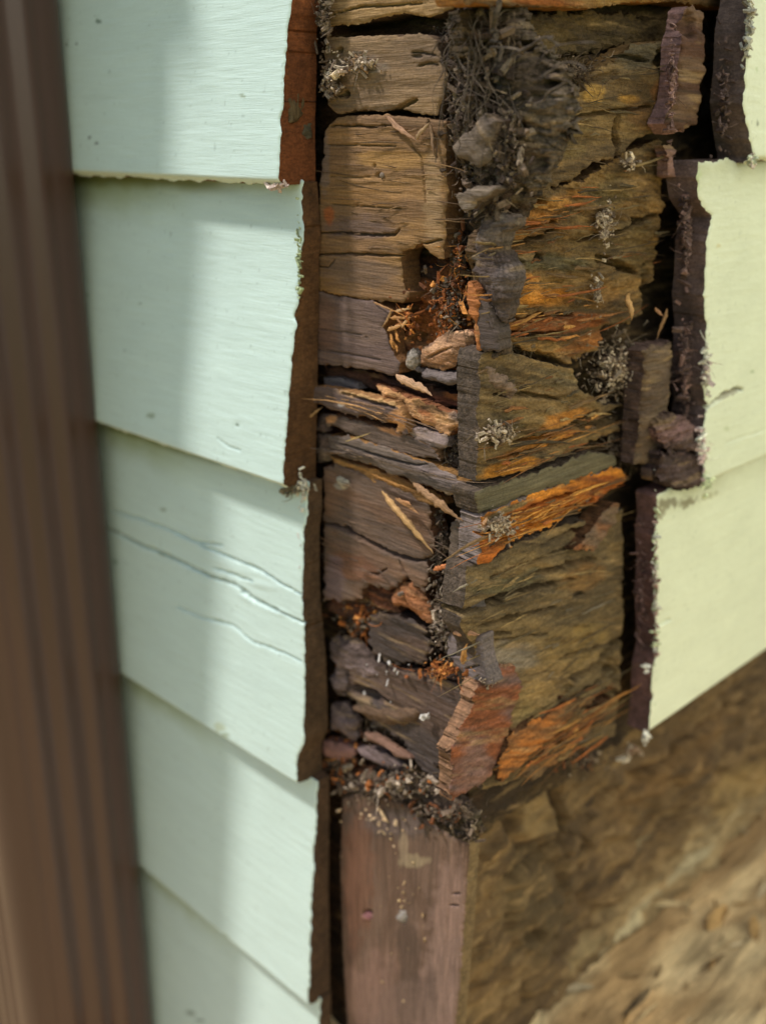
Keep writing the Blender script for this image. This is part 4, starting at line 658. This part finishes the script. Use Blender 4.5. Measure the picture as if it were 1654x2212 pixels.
debris('wood_mould', 'R', [(1310, 480, 18, 50, .002, .002, 264, 10, .0013, LT), (1290, 630, 10, 44, .002, .002, 128, 5, .0012, LT), (1362, 350, 16, 18, .002, .002, 72, 5, .0013, LT), (1340, 790, 40, 50, .001, .005, 288, 20, .0014, LT), (1075, 935, 34, 24, .003, .003, 256, 10, .0014, LT), (1080, 1135, 34, 26, .0045, .003, 256, 10, .0014, LT), (1060, 1470, 20, 12, .004, .002, 64, 3, .0014, LT)],
       'pale grey patches of mould and fluff on the right face', 'mould')
debris('wood_mould', 'R', [(1370, 1620, 20, 12, .000, .008, 48, 3, .002, [(190, 170, 146), (150, 120, 96)]), (1345, 1640, 10, 8, .000, .006, 24, 1, .002, [(206, 190, 166)])], 'pale bits hanging under the lowest right clapboard end', 'grit')
debris('paint_flakes', 'R', [(1619, 30, 6, 50, .022, .006, 40, 0, .0022, [(214, 210, 196), (176, 168, 150)]), (1612, 100, 8, 40, .022, .006, 30, 0, .002, [(190, 186, 170)]), (1625, 350, 8, 14, .024, .004, 30, 0, .002, [(220, 200, 190), (206, 210, 180)]), (1525, 800, 8, 60, .020, .004, 90, 10, .0018, [(196, 176, 170), (220, 214, 196)]), (1515, 960, 10, 60, .020, .004, 120, 10, .0018, [(206, 180, 176), (224, 222, 206)]), (1525, 1040, 10, 30, .020, .004, 60, 0, .0018, [(206, 214, 176)]), (1415, 1250, 5, 200, .0145, .003, 150, 0, .0016, [(220, 214, 200), (190, 196, 160), (150, 120, 110)]), (1395, 1590, 6, 14, .013, .004, 30, 0, .0022, [(232, 226, 214)]), (1395, 1440, 5, 20, .014, .003, 14, 0, .0016, [(226, 222, 210)])],
       'white and pink paint flakes clinging to the broken right clapboard ends', 'paint flakes')
debris('paint_flakes', 'L', [(605, 300, 3, 90, .018, .002, 40, 0, .0012, [(150, 110, 90), (200, 196, 176)]), (648, 1250, 3, 120, .011, .003, 60, 0, .0014, [(206, 190, 180), (150, 120, 110)]), (645, 560, 6, 90, .015, .003, 60, 0, .0014, [(150, 160, 120), (176, 186, 150)]), (606, 400, 20, 3, .020, .003, 30, 0, .0016, [(214, 190, 176)]), (640, 1055, 30, 12, .012, .005, 60, 10, .0018, [(190, 180, 160), (120, 110, 90)]), (655, 1060, 10, 50, .012, .003, 60, 0, .0014, [(214, 206, 186)])],
       'tiny paint chips along the ragged left clapboard edges', 'paint flakes')
debris('pale_chips', 'L', [(870, 1940, 110, 260, .0005, .001, 30, 0, .0011, [(196, 166, 120), (170, 140, 100)]), (830, 1450, 60, 60, .001, .002, 12, 0, .0014, [(206, 196, 186)]), (820, 1780, 100, 60, .0015, .001, 30, 0, .0016, [(196, 166, 130)]), (918, 1548, 6, 5, .002, .001, 5, 0, .0022, [(220, 212, 200)])],
       'scattered small pale chips on the bottom board and the dark piece above', 'wood chips')
# dusty cobweb strands in the top cavity
def cobweb():
    V, Fq, C, G = [], [], [], []; rs = np.random.RandomState(5)
    strands = []
    for _ in range(34):
        x0, y0 = 975+rs.rand()*70, 20+rs.rand()*120; strands.append(((x0, y0), (x0+rs.randn()*40, y0+60+rs.rand()*220), .00014*(.3+rs.rand()*1.2)))
    for a, b, r in [((1065, 70), (1085, 130), .0006), ((1080, 0), (1068, 90), .0008), ((985, 20), (1000, 150), .0005), ((1060, 120), (1130, 110), .0008), ((1100, 120), (1200, 95), .0008), ((1200, 110), (1290, 90), .0005), ((1165, 165), (1260, 150), .0004), ((1150, 210), (1215, 175), .0004)]: strands.append((a, b, r))
    for a, b, r in strands:
        n0, n1 = .001+rs.rand()*.005, .001+rs.rand()*.005
        A = world('L', *map(np.array, (*wall_pt('L', *a, n0), n0))); B = world('L', *map(np.array, (*wall_pt('L', *b, n1), n1)))
        k = 14; off = len(V); cc = lin((84, 72, 60))*(.8+.4*rs.rand()); sag = rs.randn(3)*.004; ph = rs.rand()*9
        for i in range(k):
            f = i/(k-1); p = A*(1-f)+B*f+sag*math.sin(math.pi*f)+np.array([vn(f*5, ph, 1)-.5, vn(f*5, ph, 2)-.5, 0])*.004; rr = r*(.5+1.0*vn(f*7, ph, 3))
            for m in range(6):
                an = m*math.pi/3; V.append(p+np.array([math.cos(an), math.sin(an)*.7, math.sin(an)*.5])*rr*(.7+.6*rs.rand())); C.append(cc*(.8+.4*rs.rand())); G.append(p)
        for i in range(k-1):
            for m in range(6): Fq.append((off+i*6+m, off+i*6+(m+1) % 6, off+(i+1)*6+(m+1) % 6, off+(i+1)*6+m))
    tag(mesh_obj('cobweb', V, Fq, np.array(C), np.array(G), M_DUST), 'dusty grey-brown cobweb strands hanging in the cavity at the top of the corner', 'cobweb', kind='stuff')
cobweb()

piece('rotten_core', 'L', cD((330, 300), (480, 250), (620, 250), (800, 290), (950, 310), (1100, 400), (1220, 480), (1290, 580), (1330, 690), (1280, 735), (1180, 690), (1050, 590), (930, 520), (800, 470), (600, 440), (400, 430)), 'lumpy dark decayed wood slumped over the top end of the bottom board', 'rotten wood', n0=-.001, back=-.010, col=(84, 68, 56), col2=(110, 88, 70), rot=1.5, mat=M_ROT, jag=.003, dome=.004, patches=[(760, 1665, 40, 14, 0, (120, 70, 40), .8), (1010, 1790, 40, 20, 0, (88, 76, 50), .7)])
# fibres torn along the grain, thrown over the boards
def fibres(board, side, poly, count, cols, n=.0008, wmin=3, wmax=11, lmin=25, lmax=110, tilt=.10, label=None):
    SEED[0] += 3; rs = np.random.RandomState(SEED[0]); P = np.array(poly, float); V, Fq, C, G = [], [], [], []
    lo, hi = P.min(0), P.max(0); done = 0; loc = np.array(board.location); nv = FR[side][1]; uv = FR[side][0]
    while done < count:
        q = lo+rs.rand(2)*(hi-lo)
        if poly_sd(np.array([q[0]]), np.array([q[1]]), P)[0] < 6: continue
        done += 1; t, z = wall_pt(side, q[0], q[1], n); L = (lmin+(lmax*1.7-lmin)*rs.rand()**2.6)*.00022; W = (wmin*.7+(wmax-wmin)*rs.rand()**3.5)*.00019
        d = np.array([1, (rs.randn()*.6+.1)*tilt, rs.rand()*.10*(1 if rs.rand() < .75 else 2.2)]); d /= np.linalg.norm(d); sgn = 1 if rs.rand() < .5 else -1
        c = lin(cols[rs.randint(len(cols))])*(.65+.6*rs.rand()); b = len(V); seg = 6; curve = rs.randn()*.08; n0 = n+rs.rand()*.0012-.0004
        for i in range(seg+1):
            f = i/seg; wd = W*min(1, (f+.1)*4)*(1-f**3*.85)*(.8+.4*rs.rand()); tt = t+sgn*d[0]*L*f; zz = z+d[1]*L*f+curve*L*f*f+.15*W*rs.randn(); nn = n0+d[2]*L*f*f
            for dz, dn in ((-.5, -.15), (-.2, .35), (.3, .3), (.5, -.15)):
                V.append(world(side, np.array(tt), np.array(zz+dz*wd), np.array(nn+dn*wd))-loc); C.append(c*(.85+.3*rs.rand())); G.append((tt, nn+dn*wd, zz+dz*wd))
        for i in range(seg):
            for k in range(3): Fq.append((b+i*4+k, b+i*4+k+1, b+(i+1)*4+k+1, b+(i+1)*4+k))
    tag(mesh_obj('torn_fibres', V, Fq, np.array(C), np.array(G), M_ROT, board, smooth=False), kind='stuff')
OLV = [(128, 106, 70), (104, 88, 62), (150, 122, 78), (84, 68, 48)]
ORV = [(176, 118, 58), (186, 132, 68), (160, 92, 44), (128, 84, 46), (110, 84, 54)]
fibres(bRB, 'R', [(1160, 400), (1200, 300), (1240, 220), (1290, 170), (1430, 110), (1430, 280), (1300, 340), (1220, 385)], 26, OLV, wmax=8)
fibres(bRC, 'R', [(1090, 460), (1140, 440), (1260, 400), (1420, 320), (1425, 640), (1330, 720), (1240, 770), (1130, 745), (1085, 700)], 110, OLV+ORV[2:], n=.001)
fibres(bRC, 'R', [(1085, 470), (1250, 410), (1270, 470), (1120, 540)], 24, ORV, n=.0014)
fibres(bRC, 'R', [(1085, 620), (1180, 590), (1300, 640), (1300, 740), (1180, 750), (1090, 710)], 46, ORV, n=.0014)
fibres(bRD, 'R', [(1050, 790), (1230, 800), (1300, 900), (1380, 900), (1320, 960), (1180, 1010), (1050, 1045)], 70, OLV+ORV[3:], n=.001)
fibres(bRD, 'R', [(1060, 1000), (1180, 930), (1300, 880), (1280, 960), (1180, 1000), (1060, 1040)], 30, ORV, n=.0014)
fibres(bRE, 'R', [(1060, 1200), (1060, 1120), (1340, 1020), (1320, 1060), (1180, 1140)], 90, ORV+[(214, 150, 70)], n=.003)
fibres(bRF, 'R', [(1010, 1240), (1220, 1145), (1345, 1110), (1335, 1590), (1200, 1640), (1080, 1690), (1040, 1500)], 120, OLV+[(120, 108, 90)], n=.0009, wmax=8)
fibres(bRF, 'R', [(1080, 1690), (1120, 1600), (1330, 1420), (1330, 1590), (1200, 1650)], 90, ORV+OLV, n=.003)
fibres(bRF, 'R', [(1120, 1680), (1160, 1620), (1260, 1540), (1300, 1520), (1280, 1590), (1180, 1650)], 60, ORV, n=.0045)
fibres(bE, 'L', c5((420, -20), (760, 60), (1040, 260), (1060, 480), (1020, 700), (700, 700), (420, 760)), 34, [(112, 88, 70), (128, 96, 72), (90, 72, 60)], n=.0004, wmax=6)
fibres(bC, 'L', c1((440, 760), (1150, 780), (1150, 1600), (420, 1600)), 40, [(124, 96, 64), (140, 108, 70), (100, 76, 52)], n=.0003, wmax=5, tilt=.04)
fibres(s1, 'L', c3((300, 1010), (800, 1110), (900, 1250), (500, 1140)), 24, [(176, 132, 84), (130, 100, 76)], n=.005, wmax=8)
fibres(s3, 'L', c3((440, 1340), (1200, 1560), (1250, 1660), (900, 1540), (460, 1420)), 30, [(112, 94, 80), (130, 104, 80), (84, 70, 60)], n=.0035, wmax=7)
debris('rotten_crumbs', 'R', [(1480, 500, 14, 130, .010, .010, 240, 30, .0022, [(104, 82, 76), (84, 66, 60), (124, 96, 88)]), (1480, 800, 16, 130, .011, .010, 260, 30, .0022, [(104, 82, 76), (84, 66, 60), (130, 100, 92)]), (1385, 1300, 14, 230, .008, .008, 160, 10, .0014, [(104, 78, 74), (84, 62, 58)]), (1565, 200, 24, 140, .014, .012, 160, 20, .002, [(104, 84, 78), (80, 64, 58)]), (1450, 180, 6, 110, .012, .008, 140, 20, .0018, [(150, 118, 112), (110, 84, 76)])],
       'purplish crumbs clinging to the bare ends of the right clapboards', 'rotten wood')
# ================================================================== FOUNDATION under the right face
def fh(t, z, X, Y):
    def st(cx, cy, rx, ry, a, d):
        a = R_(a); dx, dy = X-cx, Y-cy; q = np.hypot((dx*math.cos(a)+dy*math.sin(a))/rx, (-dx*math.sin(a)+dy*math.cos(a))/ry)+.12*fbm(X/30, Y/30, 3, 9)
        return d*sstep(1.05, .75, q)-.6*d*sstep(.22, 0, abs(q-1.12))
    stones = st(1143, 1762, 46, 62, 15, .008)+st(1232, 1825, 26, 18, -20, .008)+st(1150, 1960, 60, 90, 10, .006)+st(1290, 1720, 70, 40, -40, .005)+st(1450, 1690, 120, 44, -42, .006)+st(1330, 1890, 90, 50, -42, .007)+st(1520, 1770, 110, 40, -42, .006)+st(1180, 2120, 60, 50, -30, .006)+st(1600, 1600, 90, 34, -42, .006)
    return .5*stones+.008*fbm(t*10, z*26, 4, 201)+.003*fbm(t*40, z*110, 4, 202)+.003*np.abs(fbm(t*14+z*20, z*60, 3, 203))
fd = relief('foundation_wall', 'R', tz=[(.014, -.30), (.9, -.30), (.9, -.56), (.014, -.56)], n0=-.030, back=-.05, res=.002, jag=0, col=(112, 88, 56), col2=(88, 68, 44), rot=1.6, grain=2, mat=M_STONE, extra_h=fh, round_=0,
   patches=[(1145, 1760, 44, 56, 15, (128, 104, 68), .9), (1450, 1640, 200, 36, -42, (112, 84, 50), .8), (1400, 1950, 200, 60, -40, (150, 126, 88), .7), (1560, 1800, 120, 60, -42, (156, 134, 96), .8), (1350, 1990, 90, 12, -46, (176, 162, 128), .7), (1500, 1850, 120, 10, -44, (180, 166, 132), .7), (1430, 1790, 90, 8, -42, (160, 142, 106), .6), (1250, 2060, 80, 14, -46, (150, 130, 92), .6), (1150, 1950, 90, 120, 0, (84, 68, 44), .8), (1600, 1700, 90, 30, -42, (160, 130, 80), .6)],
   cracks=[crk([(1060, 1930), (1180, 1830), (1300, 1730), (1430, 1640), (1500, 1570), (1660, 1480)], 5, .006), crk([(1196, 1680), (1196, 1800)], 6, .01), crk([(1380, 1820), (1500, 1740), (1660, 1600)], 4, .006)],
   holes=[(1258, 1830, 14, 16, 0, .010), (1120, 1840, 10, 8, 0, .01), (1090, 1760, 20, 50, 0, .006), (1150, 2020, 30, 20, 0, .008)], end_name='masonry_edge')
tag(fd, 'rough brown rubble foundation under the right face of the house', 'wall')
fdl = sweep_box('foundation_wall', 'L', .05, 3.0, -1.0, -.57, -.2, -.012, (96, 80, 56), M_STONE)
tag(fdl, 'foundation under the left face of the house', 'wall')
def litter():
    rs = np.random.RandomState(8); V, Fq, C, G = [], [], [], []
    cols = [(196, 172, 130), (190, 170, 136), (150, 122, 84), (120, 96, 66), (176, 140, 90), (96, 80, 58), (186, 158, 116)]
    for i in range(420):
        tR = -.02+.75*rs.rand(); dn = .0+.5*rs.rand()**1.3; p = tR*uR+(-.03+dn*1.0)*nR
        if p@nL > -.004: continue
        z = Z0-.515+.010*float(fbm(p[0]*14, p[1]*14, 4, 5))+.006*float(fbm(p[0]*60, p[1]*60, 3, 6))+.0015; c = lin(cols[rs.randint(len(cols))])*(.7+.5*rs.rand()); b = len(V)
        L = .003+.018*rs.rand()**2.4; W = L*(.08+.3*rs.rand()**2); a = math.radians(45)+rs.randn()*.45; ca, sa = math.cos(a), math.sin(a); tl = rs.randn()*.25; cu = rs.rand()*.3
        for u_ in (-1, -.3, .4, 1):
            for v_, hh in ((-1, cu), (0, 0), (1, cu)):
                ww = W*(1-abs(u_)**2*.75)*(.8+.4*rs.rand()); V.append((p[0]+ca*u_*L-sa*v_*ww, p[1]+sa*u_*L+ca*v_*ww, z+hh*ww+tl*u_*L*.4+.003*rs.rand())); C.append(c*(.9+.2*rs.rand())); G.append(V[-1])
        for k in range(3):
            for m in range(2): Fq.append((b+k*3+m, b+k*3+m+1, b+(k+1)*3+m+1, b+(k+1)*3+m))
    tag(mesh_obj('dry_litter', V, Fq, np.array(C), np.array(G), M_DUST, smooth=False), 'pale dry leaves and chips littering the soil along the foundation', 'leaf litter', kind='stuff')
litter()
